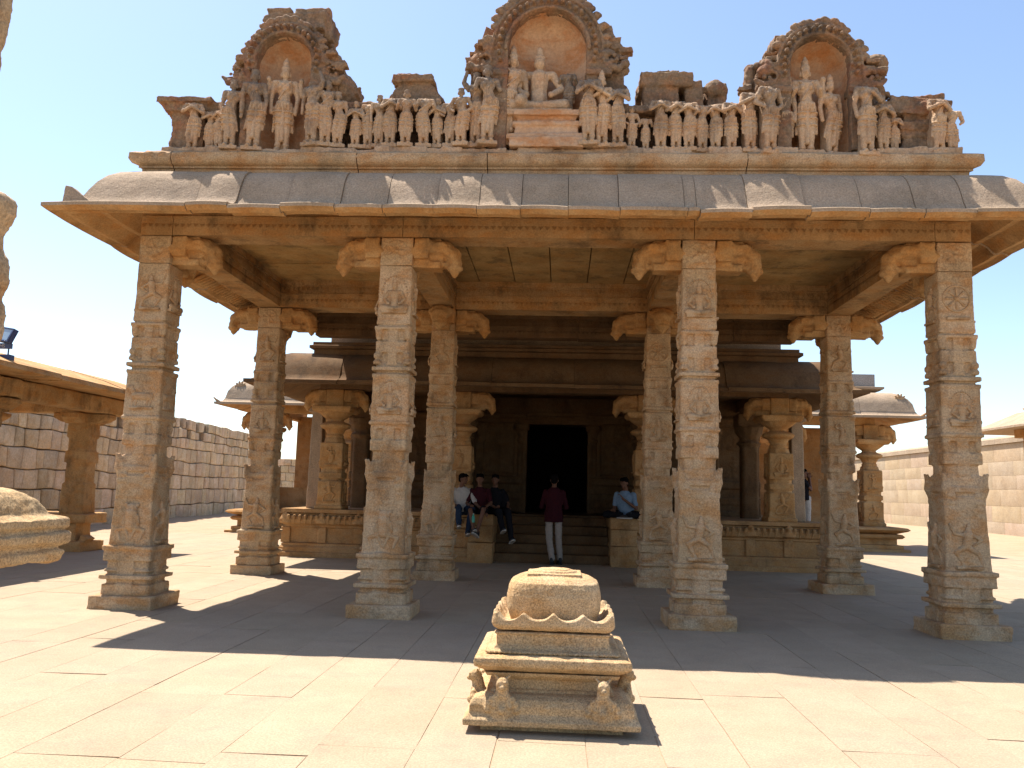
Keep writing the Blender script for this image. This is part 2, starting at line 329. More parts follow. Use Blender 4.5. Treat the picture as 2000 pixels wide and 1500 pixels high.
def ground():
    mb = MB(); rnd = random.Random(1); xs = [-400, -120, -60, -40] + [-30 + i * 1.0 for i in range(61)] + [40, 60, 120, 400]; ys = [-200, -60, -20] + [-5 + i * 1.0 for i in range(75)] + [90, 150, 400]
    def h(x, y):
        b = -.004
        out = max(0, min(1, (y - 24.5) / 3, )) if -16 < x < 14.5 else 1
        if y > 25 or x < -15.6 or x > 14: b += out * (.03 + .05 * nz.noise(Vector((x * .25, y * .25, 0))))
        if x > 14: b += .18 * min(1, (x - 14) / 4)
        return b
    vs_ = [(x, y, h(x, y)) for y in ys for x in xs]; n = len(xs)
    fs = [(j * n + i, j * n + i + 1, (j + 1) * n + i + 1, (j + 1) * n + i) for j in range(len(ys) - 1) for i in range(n - 1)]
    mb.add(vs_, fs); o = build(mb, 'sand_ground', SAND, None, 180); o['kind'] = 'structure'
ground()

# ------------------------------------------------------------------ eaves
def eave(mb, X0, X1, Y0, Y1, prof, seams, sides='FLRB', jit=.012, seed=1, sag=None, gap=.006):
    """closed profile (outset d, z); each side cut in slabs at the seams, mitred at the corners"""
    rnd = random.Random(seed)
    for sd in sides:
        a0, a1 = (X0, X1) if sd in 'FB' else (Y0, Y1)
        cuts = [a0] + [c for c in seams.get(sd, []) if a0 < c < a1] + [a1]
        for i in range(len(cuts) - 1):
            a, b = cuts[i], cuts[i + 1]; jz = rnd.uniform(-jit, jit); jd = rnd.uniform(-jit, jit)
            N = 4; rings = []
            for k in range(N + 1):
                t = k / N; r = []
                for d, z in prof:
                    aa = a - d if i == 0 else a + gap / 2; bb = b + d if i == len(cuts) - 2 else b - gap / 2
                    p = aa + (bb - aa) * t; w = min(1, max(0, d / .3)); dd = d + (jd if d > .05 else 0)
                    if (i == 0 and k == 0) or (i == len(cuts) - 2 and k == N): dd = d
                    sgz = (sag((a + (b - a) * t)) if sag else 0) * w + (jz * w if 0 < k < N or True else 0)
                    if (i == 0 and k == 0) or (i == len(cuts) - 2 and k == N): sgz = 0
                    bulge = .026 * math.sin(math.pi * t) * min(1, max(0, (d - .05) / .2))
                    q = {'F': (p, Y0 - dd - bulge, z + sgz), 'B': (p, Y1 + dd, z + sgz), 'L': (X0 - dd - bulge, p, z + sgz), 'R': (X1 + dd + bulge, p, z + sgz)}[sd]
                    r.append(q)
                rings.append(r)
            mb.ct = rnd.uniform(.92, 1.06); mb.loft(rings)

def under(o):      # warm underside: partly unweathered stone, partly bounce light put into the colour
    o.data.materials.append(GRAN_WARM)
    for p in o.data.polygons:
        if p.normal.z < -.15: p.material_index = 1
# ================================================================== front porch
CX = [-5.26, -2.12, 1.66, 4.73]; YF, YB = 10.47, 14.78; HC = 4.32; BZ = 4.69
PX0, PX1, PY0, PY1 = -5.40, 4.95, 10.10, 15.35
porch = thing('temple_porch', 'carved granite porch on eight tall pillars with stucco statues along its roof', 'temple porch', (-.25, 10.2, 0))
COLP = [(.15, .29, .302, .300, .03), (.29, .35, .262, .262, .03), (.35, .40, .33, .33, .035), (.40, .58, .262, .262, .03), (.44, .47, .285, .285, .03), (.57, .70, .30, .295, .02), (.70, .75, .315, .315, .02),
        (.74, 1.61, .262, .232, .018), (1.60, 1.86, .208, .208, .02), (1.66, 1.70, .235, .235, .02), (1.85, 2.0, .194, .192, .03), (1.99, 2.12, .226, .226, .02), (2.11, 2.28, .186, .186, .05),
        (2.26, 2.30, .226, .226, .02), (2.31, 2.35, .250, .250, .02), (2.33, 2.93, .232, .228, .016), (2.90, 2.94, .24, .24, .02), (2.93, 3.07, .198, .198, .03), (2.98, 3.03, .246, .246, .02),
        (3.06, 3.22, .178, .178, .05), (3.21, 3.35, .214, .214, .02), (3.34, 3.52, .176, .176, .05), (3.50, 3.54, .232, .232, .02), (3.57, 3.61, .215, .215, .02), (3.53, 3.64, .2, .2, .03), (3.62, HC, .210, .205, .016)]
PROTO = {}
def relief_mesh(kd, k, mat=None):
    """half-round carving of unit height, y = 0 on the stone face"""
    key = (kd, k, mat.name if mat else '')
    if key not in PROTO and mat: me = relief_mesh(kd, k).copy(); me.materials[0] = mat; PROTO[key] = me
    if key not in PROTO:
        m = MB(); r = random.Random(5)
        if kd == 'seat': m.M = Matrix.Diagonal((1, .62, 1, 1)); seated(m, 1.0); m.box(-.36, .36, -.16, .1, -.04, .05); m.M = Matrix.Diagonal((1, .5, 1, 1))
        if kd == 'seat':
            for q in range(17): t = math.pi * q / 16; m.ell((.36 * math.cos(t), 0, .55 + .5 * math.sin(t)), (.03, .09, .03), 6, 4)
        if kd == 'dance': m.M = Matrix.Diagonal((1, 1.0, 1, 1)); dancer(m, 1.0, k); m.box(-.3, .3, -.1, .1, -.04, .03)
        if kd == 'squat': m.M = Matrix.Diagonal((1, .8, 1, 1)); squat(m, 1.0)
        if kd == 'fig': m.M = Matrix.Diagonal((1.25, 1.15, 1, 1)); figure(m, .95, ('up', 'hip') if k > 0 else ('hip', 'fore'), True, k * 1.0, .1, r); m.box(-.25, .25, -.1, .1, -.04, .03)
        if kd == 'wheel': m.M = Matrix.Translation((0, 0, .6)) @ Matrix.Diagonal((1, 1.3, 1, 1)); wheel(m, .36); m.M = Matrix(); m.box(-.3, .3, -.09, .05, .0, .08)
        if kd == 'animal': m.M = Matrix.Diagonal((1, .7, 1, 1)); animal(m, .9, k); m.box(-.4, .4, -.12, .1, -.04, .04)
        o = fuse(m, 'relief', GRAN, None, .014, 1, ((.08, .012),)); PROTO[key] = o.data; COL.objects.unlink(o)
    return PROTO[key]
def column(cx, cy, seed, vox, front, pl=.39):
    rnd = random.Random(seed); mb = MB(); rels = []
    for z0, z1, h0, h1, c in COLP: mb.prism8(cx, cy, z0, z1, h0, h1, c)
    for z0, z1, h, w in ((.15, .30, .315, .10), (.30, .74, .29, .10), (.72, .76, .325, .09), (2.12, 2.26, .22, .07), (3.06, 3.2, .208, .06), (3.36, 3.5, .206, .06), (1.86, 2.0, .217, .07)):   # mid-face projections
        mb.box(cx - w, cx + w, cy - h, cy + h, z0, z1); mb.box(cx - h, cx + h, cy - w, cy + w, z0, z1)
    for i in range(4):
        sx, sy = ((-1, -1), (1, -1), (1, 1), (-1, 1))[i]
        for zc, hh in ((2.19, .205), (3.43, .2)):      # hanging drops under mouldings
            mb.lathe([(-.07, .012), (-.05, .035), (.0, .045), (.07, .05)], (cx + sx * (hh - .02), cy + sy * (hh - .02), zc), 8)
        mb.lathe([(-.09, .05), (-.06, .055), (-.02, .03), (.0, .05), (.04, .052), (.07, .02)], (cx + sx * .185, cy + sy * .185, 3.15), 8)
        # flaring ears with scroll tips
        if rnd.random() > .12:
            mb.chain([(cx + sx * .205, cy + sy * .205, 1.58), (cx + sx * .232, cy + sy * .232, 1.70), (cx + sx * .23, cy + sy * .23, 1.79), (cx + sx * .252, cy + sy * .252, 1.87)], [.035, .042, .034, .018])
        for t in (.0, 1):
            a = i * math.pi / 2
    for sd in 'FLR':
        for kk in (-1, 1):
            on_face(mb, cx, cy, sd, (kk * .2, .222), 1.62, .6, lambda m: m.chain([(0, 0, 0), (-.0 * kk, 0, .08), (.0, 0, .16), (kk * .03, 0, .25)], [.035, .045, .035, .015]))
            on_face(mb, cx, cy, sd, (kk * .165, .225), 1.52, .4, lambda m: m.box(-.055, .055, -.05, .05, 0, .05))
            on_face(mb, cx, cy, sd, (kk * .165, .225), 1.60, .4, lambda m: m.box(-.055, .055, -.05, .05, 0, .04))
        on_face(mb, cx, cy, sd, (0, .222), 1.71, .6, lambda m: m.cap((-.14, 0, 0), (.14, 0, 0), .022, .022))
        def rel(z, h, off, kinds):
            kd = rnd.choice(kinds); rels.append((kd, sd, z, h, off, rnd.choice((-1, 1))))
        rel(3.72, .44, .207, ['seat', 'dance', 'fig', 'wheel'] if not front else {'F': [front[0]]}.get(sd, ['dance', 'seat']))
        rel(2.45, .38, .229, ['seat', 'dance', 'animal', 'fig'] if not front else {'F': [front[1]]}.get(sd, ['seat', 'animal']))
        rel(.80, .50, .254, ['squat', 'dance', 'fig'] if not front else {'F': [front[2]]}.get(sd, ['squat', 'dance']))
        # small carved beads on bands
        for zz, hh, nn in ((3.28, .214, 5), (2.055, .226, 5), (.64, .298, 6)):
            for q in range(nn): on_face(mb, cx, cy, sd, ((q - (nn - 1) / 2) * hh * 1.6 / nn, hh), zz, .35, lambda m: m.ell((0, 0, 0), (.026, .03, .034), 6, 4))
    o = None
    o = fuse(mb, 'column', GRAN, porch, vox, 1, ((.35, .014), (.09, .009), (.03, .004)))
    p = MB(); p.box(cx - pl, cx + pl, cy - pl, cy + pl, -.02, .165, .012, rnd)
    fuse(p, 'plinth', GRAN, o, .014, 2, ((.3, .02), (.07, .012)))
    put_reliefs(o, cx, cy, rels)
    return o
def put_reliefs(o, cx, cy, rels, mat=None):
    for kd, sd, z, h, off, k in rels:
        ro = bpy.data.objects.new('relief', relief_mesh(kd, k, mat)); COL.objects.link(ro); ro.parent = o
        ang = {'F': 0, 'L': R(-90), 'R': R(90)}[sd]
        ro.matrix_parent_inverse = Matrix(); w = Vector((0, 0, 0)); p_ = o
        while p_: w += p_.location; p_ = p_.parent
        ro.location = Matrix.Translation((cx, cy, z)) @ Matrix.Rotation(ang, 4, 'Z') @ Vector((0, -off, 0)) - w
        ro.rotation_euler = (0, 0, ang); ro.scale = (h, h, h)
def bracket(dx, kind, rnd):
    """corbel arm in the local +X direction from the block face, z relative to the block bottom (0..0.37)"""
    mb = MB()
    mb.chain([(.17, 0, .06), (.40, 0, .045), (.60, 0, .085)], [.06, .05, .035]); mb.box(.15, .50, -.10, .10, .0, .085); mb.box(.40, .62, -.05, .05, .03, .09)
    mb.chain([(.2, 0, .22), (.38, 0, .27), (.52, 0, .255), (.62, 0, .19), (.655, 0, .09)], [.15, .145, .135, .11, .085])
    for s in (-1, 1): mb.chain([(.2, s * .08, .20), (.38, s * .08, .27), (.53, s * .08, .26), (.63, s * .06, .18), (.66, s * .05, .08)], [.10, .10, .09, .07, .055])
    for s in (-1, 1):
        for q in range(6): t = .5 * q; mb.ell((.50 + .07 * math.cos(t * 1.2), s * .15, .24 + .07 * math.sin(t * 1.2)), .024, 6, 4)
    mb.box(.2, .52, -.07, .07, .05, .30); mb.box(.20, .37, -.17, .17, .10, .365); mb.box(.36, .50, -.12, .12, .31, .368)
    for i in range(4): mb.cap((.225 + i * .035, -.165, .17), (.225 + i * .035, -.165, .33), .016, .016, 6); mb.cap((.225 + i * .035, .165, .17), (.225 + i * .035, .165, .33), .016, .016, 6)
    mb.lathe([(-.135, .008), (-.10, .04), (-.05, .062), (-.04, .085), (.0, .095), (.02, .08), (.05, .075)], (.655, 0, .03), 12)
    return mb
def capital(cx, cy, col, arms, seed):
    rnd = random.Random(seed); mb = MB(); mb.box(cx - .205, cx + .205, cy - .205, cy + .205, HC + .003, BZ - .004)
    for sd in 'FLR':
        on_face(mb, cx, cy, sd, (0, .207), HC + .19, 1.2, wheel, .125, rnd.choice((5, 6, 8)))
    b = fuse(mb, 'capital', GRAN, col, .012, 1, ((.2, .01), (.05, .005)))
    for ang in arms:
        m = bracket(0, 0, rnd); M = Matrix.Translation((cx, cy, HC)) @ Matrix.Rotation(R(ang), 4, 'Z') @ Matrix.Diagonal((1.1, 1.25, 1, 1))
        fuse(m, 'bracket', GRAN_WARM, col, .013, 1, ((.12, .02), (.04, .006)), M)
fr = [('dance', 'animal', 'squat'), ('seat', 'seat', 'squat'), ('seat', 'seat', 'dance'), ('wheel', 'seat', 'dance')]
for i, x in enumerate(CX):
    arms = {0: (0, 90), 3: (180, 90)}.get(i, (0, 180, 90))
    c = column(x, YF, 10 + i, .0105, fr[i]); c['label'] = ['tall carved front pillar at the left corner', 'second front pillar with a seated figure above a crouching lion', 'third front pillar with a bearded seated figure at its top', 'front right corner pillar with a wheel at its top'][i]
    capital(x, YF, c, arms, i)
for i, x in enumerate(CX):
    arms = {0: (0, 90, 180), 3: (180, 90, 0)}.get(i, (0, 180, 90, 270))
    c = column(x, YB, 30 + i, .0135, None, .36 if i != 3 else .42)
    capital(x, YB, c, arms, 20 + i)
# beams
def beam(x0, x1, y0, y1, z0=BZ, z1=5.19, frieze='', mat=GRAN_BEAM, cuts=()):
    rnd = random.Random(int((x0 + y0) * 77) & 255)
    horiz = (x1 - x0) > (y1 - y0); a0, a1 = (x0, x1) if horiz else (y0, y1); cc = [a0] + list(cuts) + [a1]
    mb = MB()
    for i in range(len(cc) - 1):
        a, b = cc[i] + .004, cc[i + 1] - .004; j = rnd.uniform(-.008, .008)
        for (e, za, zb) in ((0, z0 + j, z0 + .22), (.022, z0 + .22, z0 + .245), (-.012, z0 + .245, z0 + .40), (.03, z0 + .40, z1)):
            if horiz: mb.box(a, b, y0 - e, y1 + e, za, zb)
            else: mb.box(x0 - e, x1 + e, a, b, za, zb)
    L = a1 - a0; n = int(L / .085)
    for q in range(n):
        p = a0 + (q + .5) * L / n
        for sgn in (-1, 1):
            for zc, h in ((z0 + .12, .03), (z0 + .33, .04)):
                if horiz:
                    yy = y0 if sgn < 0 else y1; mb.add([(p - .035, yy, zc + h), (p, yy + sgn * .03, zc - h), (p + .035, yy, zc + h), (p, yy + sgn * .004, zc + h * 1.1)], [(0, 1, 2), (0, 2, 3)])
                else:
                    xx = x0 if sgn < 0 else x1; mb.add([(xx, p - .035, zc + h), (xx + sgn * .03, p, zc - h), (xx, p + .035, zc + h), (xx + sgn * .004, p, zc + h * 1.1)], [(0, 1, 2), (0, 2, 3)])
    return build(mb, 'beam', mat, porch, 30, bevel=0)
beam(-5.46, 4.93, YF - .22, YF + .2, cuts=(-5.04, -2.05, 1.60, 4.5))
beam(-5.46, 4.93, YB - .26, YB + .22, cuts=(-1.9, 1.55))
for x in CX[1:3]: beam(x - .2, x + .2, YF + .2, YB - .27)
for x in (CX[0], CX[3]): beam(x - .2, x + .2, YF + .2, YB - .27); beam(x - .2, x + .2, YB + .23, 16.85, z0=4.66)
for x in CX[1:3]: beam(x - .2, x + .2, YB + .23, 16.85, z0=4.66)
beam(-5.1, 4.62, 16.86, 17.2, z0=4.62, mat=HALL_IN, cuts=(-3.2, -1.6, .3, 1.9, 3.4))
# ceiling slabs
mb = MB(); rnd = random.Random(8)
xs = [-5.3, -2.12, 1.66, 4.8]
for bi in range(3):
    for (ya, yb) in ((YF + .1, YB), (YB, 17.1)):
        if bi == 1:
            n = 6
            for i in range(n):
                a = xs[1] + (xs[2] - xs[1]) * i / n; b = xs[1] + (xs[2] - xs[1]) * (i + 1) / n; z = 5.18 + rnd.uniform(-.006, .006); mb.box(a + .008, b - .008, ya, yb, z, z + .2)
        else:
            n = 6
            for i in range(n):
                a = ya + (yb - ya) * i / n; b = ya + (yb - ya) * (i + 1) / n; z = 5.18 + rnd.uniform(-.008, .008); mb.box(xs[bi], xs[bi + 1], a + .006, b - .006, z, z + .2)
build(mb, 'ceiling', CEIL, porch, 30)
mb = MB(); mb.box(-5.38, 4.93, 10.14, 15.3, 5.395, 5.46); mb.box(-5.1, 4.65, 15.3, 18.6, 5.395, 5.46); mb.box(-5.05, 4.6, 17.9, 18.4, 4.58, 5.39); build(mb, 'roof', GRAN_EAVE, porch, 30)  # rear extension and infill above the hall are added to shade its eave
EP = [(-.12, 5.43), (.0, 5.44), (.10, 5.43), (.20, 5.39), (.30, 5.31), (.38, 5.20), (.44, 5.08), (.49, 4.96), (.54, 4.88), (.60, 4.835), (.68, 4.81), (.78, 4.797), (.80, 4.785), (.80, 4.745), (.775, 4.725), (.74, 4.70),
      (.72, 4.715), (.66, 4.74), (.62, 4.725), (.57, 4.72), (.53, 4.75), (.49, 4.80), (.40, 4.86), (.35, 4.845), (.30, 4.85), (.26, 4.90), (.18, 5.0), (.02, 5.08), (-.12, 5.09)]
sag = lambda p: -.035 * math.exp(-((p - 1.2) / 1.3) ** 2)
fs_ = [-4.45, -3.95, -3.32, -2.68, -2.12, -1.52, -1.02, -.52, .03, .62, 1.38, 1.52, 2.1, 2.75, 3.4, 4.0, 4.55]
mb = MB(); eave(mb, PX0, PX1, PY0, PY1, EP, {'F': fs_, 'L': [10.9, 11.7, 12.6, 13.4, 14.3], 'R': [10.9, 11.7, 12.6, 13.4, 14.3]}, 'FLR', .016, 5, sag)
ev = build(mb, 'eave', GRAN_EAVE, porch, 38, recalc=True); under(ev)
# rafters carved under the side eaves
for sgn, xx in ((-1, PX0), (1, PX1)):
    mb = MB()
    for q in range(22):
        y = 12.9 + q * .11
        mb.chain([(xx + sgn * .1, y, 5.0), (xx + sgn * .32, y, 4.86), (xx + sgn * .52, y, 4.76)], [.035, .035, .03], 6)
    build(mb, 'eave_ribs', GRAN_WARM, porch, 60)
mb = MB(); mb.loft([[(-6.0 - a * .0, 9.42 + a, 4.79), (-5.62, 9.60 + a, 4.79), (-5.80, 9.55 + a, 4.93), (-5.93, 9.50 + a, 5.03), (-5.99, 9.46 + a, 5.04)] for a in (-.05, .07)])
mb2 = mb; fuse(mb2, 'corner_horn', GRAN_EAVE, porch, .012, 1, ((.1, .012),))

# ---- cornice and parapet
mb = MB(); rnd = random.Random(3)
cuts = [-5.42, -5.0, -2.62, -.98, 2.2, 4.86]
for i in range(5):
    a, b = cuts[i] + .006, cuts[i + 1] - .006; j = rnd.uniform(-.01, .01)
    e0 = .1 if i == 0 else 0; e1 = .1 if i == 4 else 0
    pr = [(10.10, 5.40), (10.09, 5.505), (10.06, 5.51), (10.06, 5.535), (10.0, 5.55), (9.965, 5.60), (9.97, 5.68), (10.02, 5.715), (10.3, 5.72), (10.9, 5.70), (10.9, 5.40)]
    N = 10; rings = []
    for k in range(N + 1):
        t = k / N; x = a + (b - a) * t
        r = []
        for (y, z) in pr:
            ex = (10.10 - y) if y < 10.2 else -.02
            xx = x + (-ex if (i == 0 and k == 0) else 0) + (ex if (i == 4 and k == N) else 0)
            r.append((xx, y + j, z + (rnd.uniform(-.012, .012) if z > 5.65 else 0)))
        rings.append(r)
    mb.loft(rings)
build(mb, 'cornice', GRAN, porch, 45)
# carved makara scrolls along the cornice roll
mb = MB()
for q in range(46):
    x = -5.3 + q * .222 + rnd.uniform(-.03, .03); mb.ell((x, 9.985, 5.635), (.06, .03, .028), 7, 4); mb.cap((x + .05, 9.98, 5.65), (x + .11, 9.985, 5.62), .018, .012, 6)
fuse(mb, 'cornice_carving', GRAN, porch, .011, 0, ((.05, .01),))
XF = lambda u: (u - 1130) * .0065
ZF = lambda v: 5.80 + (285 - v) * .00713
# ledge of plaster and brick
mb = MB(); rnd = random.Random(12); x = -5.2
while x < 4.75:
    w = rnd.uniform(.12, .5); mb.box(x, x + w, 10.03 + rnd.uniform(0, .08), 10.8, 5.69, 5.80 + rnd.uniform(-.03, .015), .012, rnd); x += w * .97
fuse(mb, 'ledge', STUC, porch, .014, 1, ((.12, .03), (.03, .01)))
XG = lambda u: (u - 1118) * .00657
def rubble(mb, x0, x1, y0, y1, z0, z1, n, r, rnd):
    for _ in range(n):
        c = (rnd.uniform(x0, x1), rnd.uniform(y0, y1), rnd.uniform(z0, z1)); q = r * rnd.uniform(.5, 1.2)
        if rnd.random() < .5: mb.ell(c, (q, q * .8, q * .8), 8, 5)
        else: mb.box(c[0] - q, c[0] + q, c[1] - q * .7, c[1] + q * .7, c[2] - q * .35, c[2] + q * .35, q * .2, rnd)
def stack(mb, xc, hw, y0, y1, z0, z1, rnd, lean=0):    # stepped little turret of mouldings
    z = z0; ws = hw
    while z < z1:
        h = rnd.uniform(.04, .1); e = rnd.uniform(-.05, .05)
        mb.box(xc - ws - e, xc + ws + e, y0 - e, y1, z, z + h * 1.1, .012, rnd); z += h; ws -= lean * h
mb = MB(); rnd = random.Random(21)
OPEN = [(XG(559), .36), (XG(1077), .50), (XG(1594), .36)]
free = lambda a, b: all(b < c - w - .06 or a > c + w + .06 for c, w in OPEN)
mb.box(-5.1, 4.7, 10.74, 11.3, 5.7, 6.33)
for a, b in ((-5.1, XG(559) - .42), (XG(559) + .42, XG(1077) - .56), (XG(1077) + .56, XG(1594) - .42), (XG(1594) + .42, 4.7)): mb.box(a, b, 10.52, 11.3, 5.7, 6.33)
x = -4.9
while x < 4.5:
    w = rnd.uniform(.15, .45)
    if not free(x, x + w): x += .08; continue
    mb.box(x, x + w, 10.15 + rnd.uniform(0, .07), 11.0, 6.33, 6.42 + rnd.uniform(-.03, .07), .02, rnd)
    mb.box(x + .03, x + w, 10.36, 10.9, 6.20, 6.32, .02, rnd); x += w * .96
# end blocks
mb.box(-5.16, -4.72, 10.22, 11.3, 5.78, 6.36, .01, rnd); mb.box(-5.24, -4.66, 10.16, 11.3, 6.32, 6.44, .01, rnd); mb.box(-5.32, -4.6, 10.10, 11.3, 6.42, 6.50, .02, rnd)
stack(mb, 4.42, .30, 10.22, 11.2, 5.8, 6.35, rnd); mb.box(4.02, 4.76, 10.2, 11.2, 6.38, 6.52, .04, rnd); mb.box(4.2, 4.72, 10.26, 11.2, 6.5, 6.58, .03, rnd)
# low turrets between the niches
mb.box(XF(772), XF(872), 10.3, 11, 6.35, 6.6, .02, rnd); mb.loft([[(XF(768), 10.3, 6.5), (XF(888), 10.3, 6.5), (XF(888), 11, 6.5), (XF(768), 11, 6.5)], [(XF(792), 10.3, 6.78), (XF(852), 10.3, 6.78), (XF(852), 11, 6.78), (XF(792), 11, 6.78)]])
mb.box(XF(780), XF(862), 10.24, 11, 6.76, 6.86, .015, rnd); mb.box(XF(786), XF(854), 10.3, 11, 6.85, 6.92, .02, rnd)
mb.lathe([(0, .2), (.05, .2), (.08, .15), (.13, .16), (.16, .08), (.2, .05)], (XF(727), 10.5, 6.4), 14)
mb.box(XF(1278), XF(1345), 10.28, 11, 6.35, 6.72, .03, rnd); mb.box(XF(1272), XF(1370), 10.24, 11, 6.70, 6.86, .03, rnd); mb.box(XF(1300), XF(1350), 10.3, 11, 6.84, 6.93, .03, rnd)
mb.box(XF(1360), XF(1395), 10.3, 11, 6.35, 6.78, .03, rnd); mb.box(XF(1398), XF(1442), 10.34, 11, 6.35, 6.82, .04, rnd); mb.ell((XF(1420), 10.36, 6.7), (.16, .12, .12))
mb.box(XF(1700), XF(1745), 10.35, 11, 6.3, 6.66, .03, rnd); mb.box(XF(1700), XF(1752), 10.3, 11, 6.58, 6.64, .02, rnd)
for a, b in ((-4.9, XG(559) - .5), (XG(559) + .5, XG(1077) - .62), (XG(1077) + .62, XG(1594) - .5), (XG(1594) + .5, 4.4)): rubble(mb, a, b, 10.32, 10.6, 6.28, 6.46, 14, .09, rnd)
fuse(mb, 'parapet', STUC_D, porch, .016, 1, ((.3, .05), (.08, .035), (.03, .014)))

def niche(cx, w, z0, ztop, W, Wt, seed, wt, lab, pedestal=False):
    """horseshoe niche: half width w, arch crown ztop, outer half width W"""
    rnd = random.Random(seed); mb = MB(); y0 = 10.12; zs = ztop - w * 1.05; n = 16
    def u(rx, rz, y, legs=True):
        pts = [(cx - rx, y, z0)] + [(cx + rx * math.cos(math.pi * (1 - i / n)), y, zs + rz * math.sin(math.pi * (1 - i / n))) for i in range(n + 1)] + [(cx + rx, y, z0)]
        return pts
    bo = .17 + .05 * (w > .4); ho = w * 1.05
    inn0, inn1 = u(w, ho, y0 + .0), u(w, ho, y0 + .13); out0, out1 = u(w + bo, ho + bo, y0), u(w + bo, ho + bo, y0 + .13)
    m = len(inn0); vs_ = inn0 + out0 + inn1 + out1; fs = []
    for i in range(m - 1):
        fs += [(i, i + 1, m + i + 1, m + i), (2 * m + i + 1, 2 * m + i, 3 * m + i, 3 * m + i + 1), (m + i, m + i + 1, 3 * m + i + 1, 3 * m + i), (i + 1, i, 2 * m + i, 2 * m + i + 1)]
    fs += [(0, m, 3 * m, 2 * m), (m - 1, 3 * m - 1, 4 * m - 1, 2 * m - 1)]
    mb.add(vs_, fs)
    # rolls and beads round the arch
    for rr, rad, yy, zmin in ((.03, .026, -.02, 0), (bo - .02, .022, -.01, 0)):
        pp = [(cx + (w + rr) * math.cos(t), y0 + yy, zs + (ho + rr) * math.sin(t)) for t in [math.pi * i / 24 for i in range(25)]]
        for i in range(24): mb.cap(pp[i], pp[i + 1], rad, rad, 7)
    nb = int(17 * w / .34)
    for i in range(nb + 1):
        t = math.pi * (i / nb * 1.16 - .08); rr = w + bo * .52; c = (cx + rr * math.cos(t), y0 - .012, zs + (ho + bo * .52) * math.sin(t))
        mb.lathe([(-.02, .034), (.02, .034)], (0, 0, 0), 4) if False else None; mb.cap((c[0], c[1] + .03, c[2]), (c[0], c[1] - .055, c[2]), .036, .028, 10)
    for i in range(int(nb * 1.15)):       # leafy crest outside the ring
        t = math.pi * (i / (nb * 1.15 - 1) * 1.1 - .05) + rnd.uniform(-.03, .03); r0 = w + bo - .03; L = rnd.uniform(.02, .07) * (1.3 if w > .4 else 1)
        if rnd.random() < .2: continue
        a = (cx + r0 * math.cos(t), y0 + .06, zs + (ho + bo - .01) * math.sin(t)); b = (cx + (r0 + L) * math.cos(t) + rnd.uniform(-.02, .02), y0 + .03, zs + (ho + bo + L) * math.sin(t))
        mb.cap(a, b, .075, .05, 7); mb.ell(b, .058, 7, 4); mb.ell(b, (.09, .05, .04), 7, 4)
    for sgn in (-1, 1):                   # makara heads and rough flanks
        x1 = cx + sgn * (w + bo); x2 = cx + sgn * W
        lo, hi = min(x1, x2), max(x1, x2)
        mb.box(min(cx + sgn * w * 1.1, x2), max(cx + sgn * w * 1.1, x2), y0 + .1, 11.2, z0, zs - .12)
        mb.loft([[(cx + sgn * (w + .09), y, zs - .15), (x2, y, zs - .15), (cx + sgn * (w + bo + (W - w - bo) * .35), y, zs + ho * .75), (cx + sgn * (w + .12), y, zs + ho * .6)] for y in (y0 + .14, 11.2)])
        rubble(mb, lo, hi + .02, y0 + .02, y0 + .3, zs - .25, zs + .12, 22, .085, rnd)
        rubble(mb, min(x1, cx + sgn * (w + bo + (W - w) * .3)), max(x1, cx + sgn * (w + bo + (W - w) * .3)), y0 + .12, y0 + .4, zs + .05, zs + ho * .42, 14, .08, rnd)
        sx = cx + sgn * (w + bo + .06)
        for q in range(9):                # scroll
            t = q * .75; rr = .10 - q * .008; mb.ell((sx + sgn * rr * math.cos(t), y0 - .01, zs - .16 + rr * math.sin(t)), .03, 6, 4)
        mb.chain([(sx - sgn * .02, y0 + .02, zs - .24), (sx + sgn * .12, y0, zs - .27), (sx + sgn * .2, y0, zs - .2)], [.06, .05, .03])
        mb.box(min(cx + sgn * (w - .01), cx + sgn * (w + bo + .1)), max(cx + sgn * (w - .01), cx + sgn * (w + bo + .1)), y0 - .03, y0 + .2, zs - .36, zs - .28)
    # vaulted body behind the gable
    mb.loft([[(cx - W * .8, y, z0), (cx + W * .8, y, z0)] + [(cx + W * .72 * math.cos(math.pi * i / 10), y, zs + (ho + bo * .6) * math.sin(math.pi * i / 10)) for i in range(11)] for y in (y0 + .62, 11.5)])
    o = fuse(mb, 'niche', STUC_D, porch, .0115, 1, ((.2, .03), (.06, .013), (.02, .007))); o['label'] = lab
    # plastered recess
    r = MB(); N = 18; K = 14; rings = []
    for k in range(K + 1):
        if k < 6: z = z0 + (zs - z0) * k / 5.0 if k <= 5 else zs; f = 1
        else: t = (k - 5) / (K - 5) * R(88); z = zs + ho * math.sin(t); f = math.cos(t)
        rings.append([(cx + (w + .012) * f * math.cos(math.pi * i / N), y0 + .09 + .36 * (f ** .5) * math.sin(math.pi * i / N) ** .7 if 0 < i < N else y0 + .06, z) for i in range(N + 1)])
    vs_ = [p for q in rings for p in q]; fs = [(k * (N + 1) + i, (k + 1) * (N + 1) + i, (k + 1) * (N + 1) + i + 1, k * (N + 1) + i + 1) for k in range(K) for i in range(N)]
    r.add(vs_, fs); b = build(r, 'recess', OCHRE, o, 180)
    return o
nL = niche(XG(559), .36, 5.80, 7.34, .70, .5, 1, 0, 'left arched niche with one tall crowned figure')
nM = niche(XG(1077), .50, 5.80, 7.66, .98, .7, 2, 0, 'tallest middle niche with a seated figure')
nR = niche(XG(1594), .36, 5.80, 7.28, .78, .5, 3, 0, 'right arched niche with two standing figures')
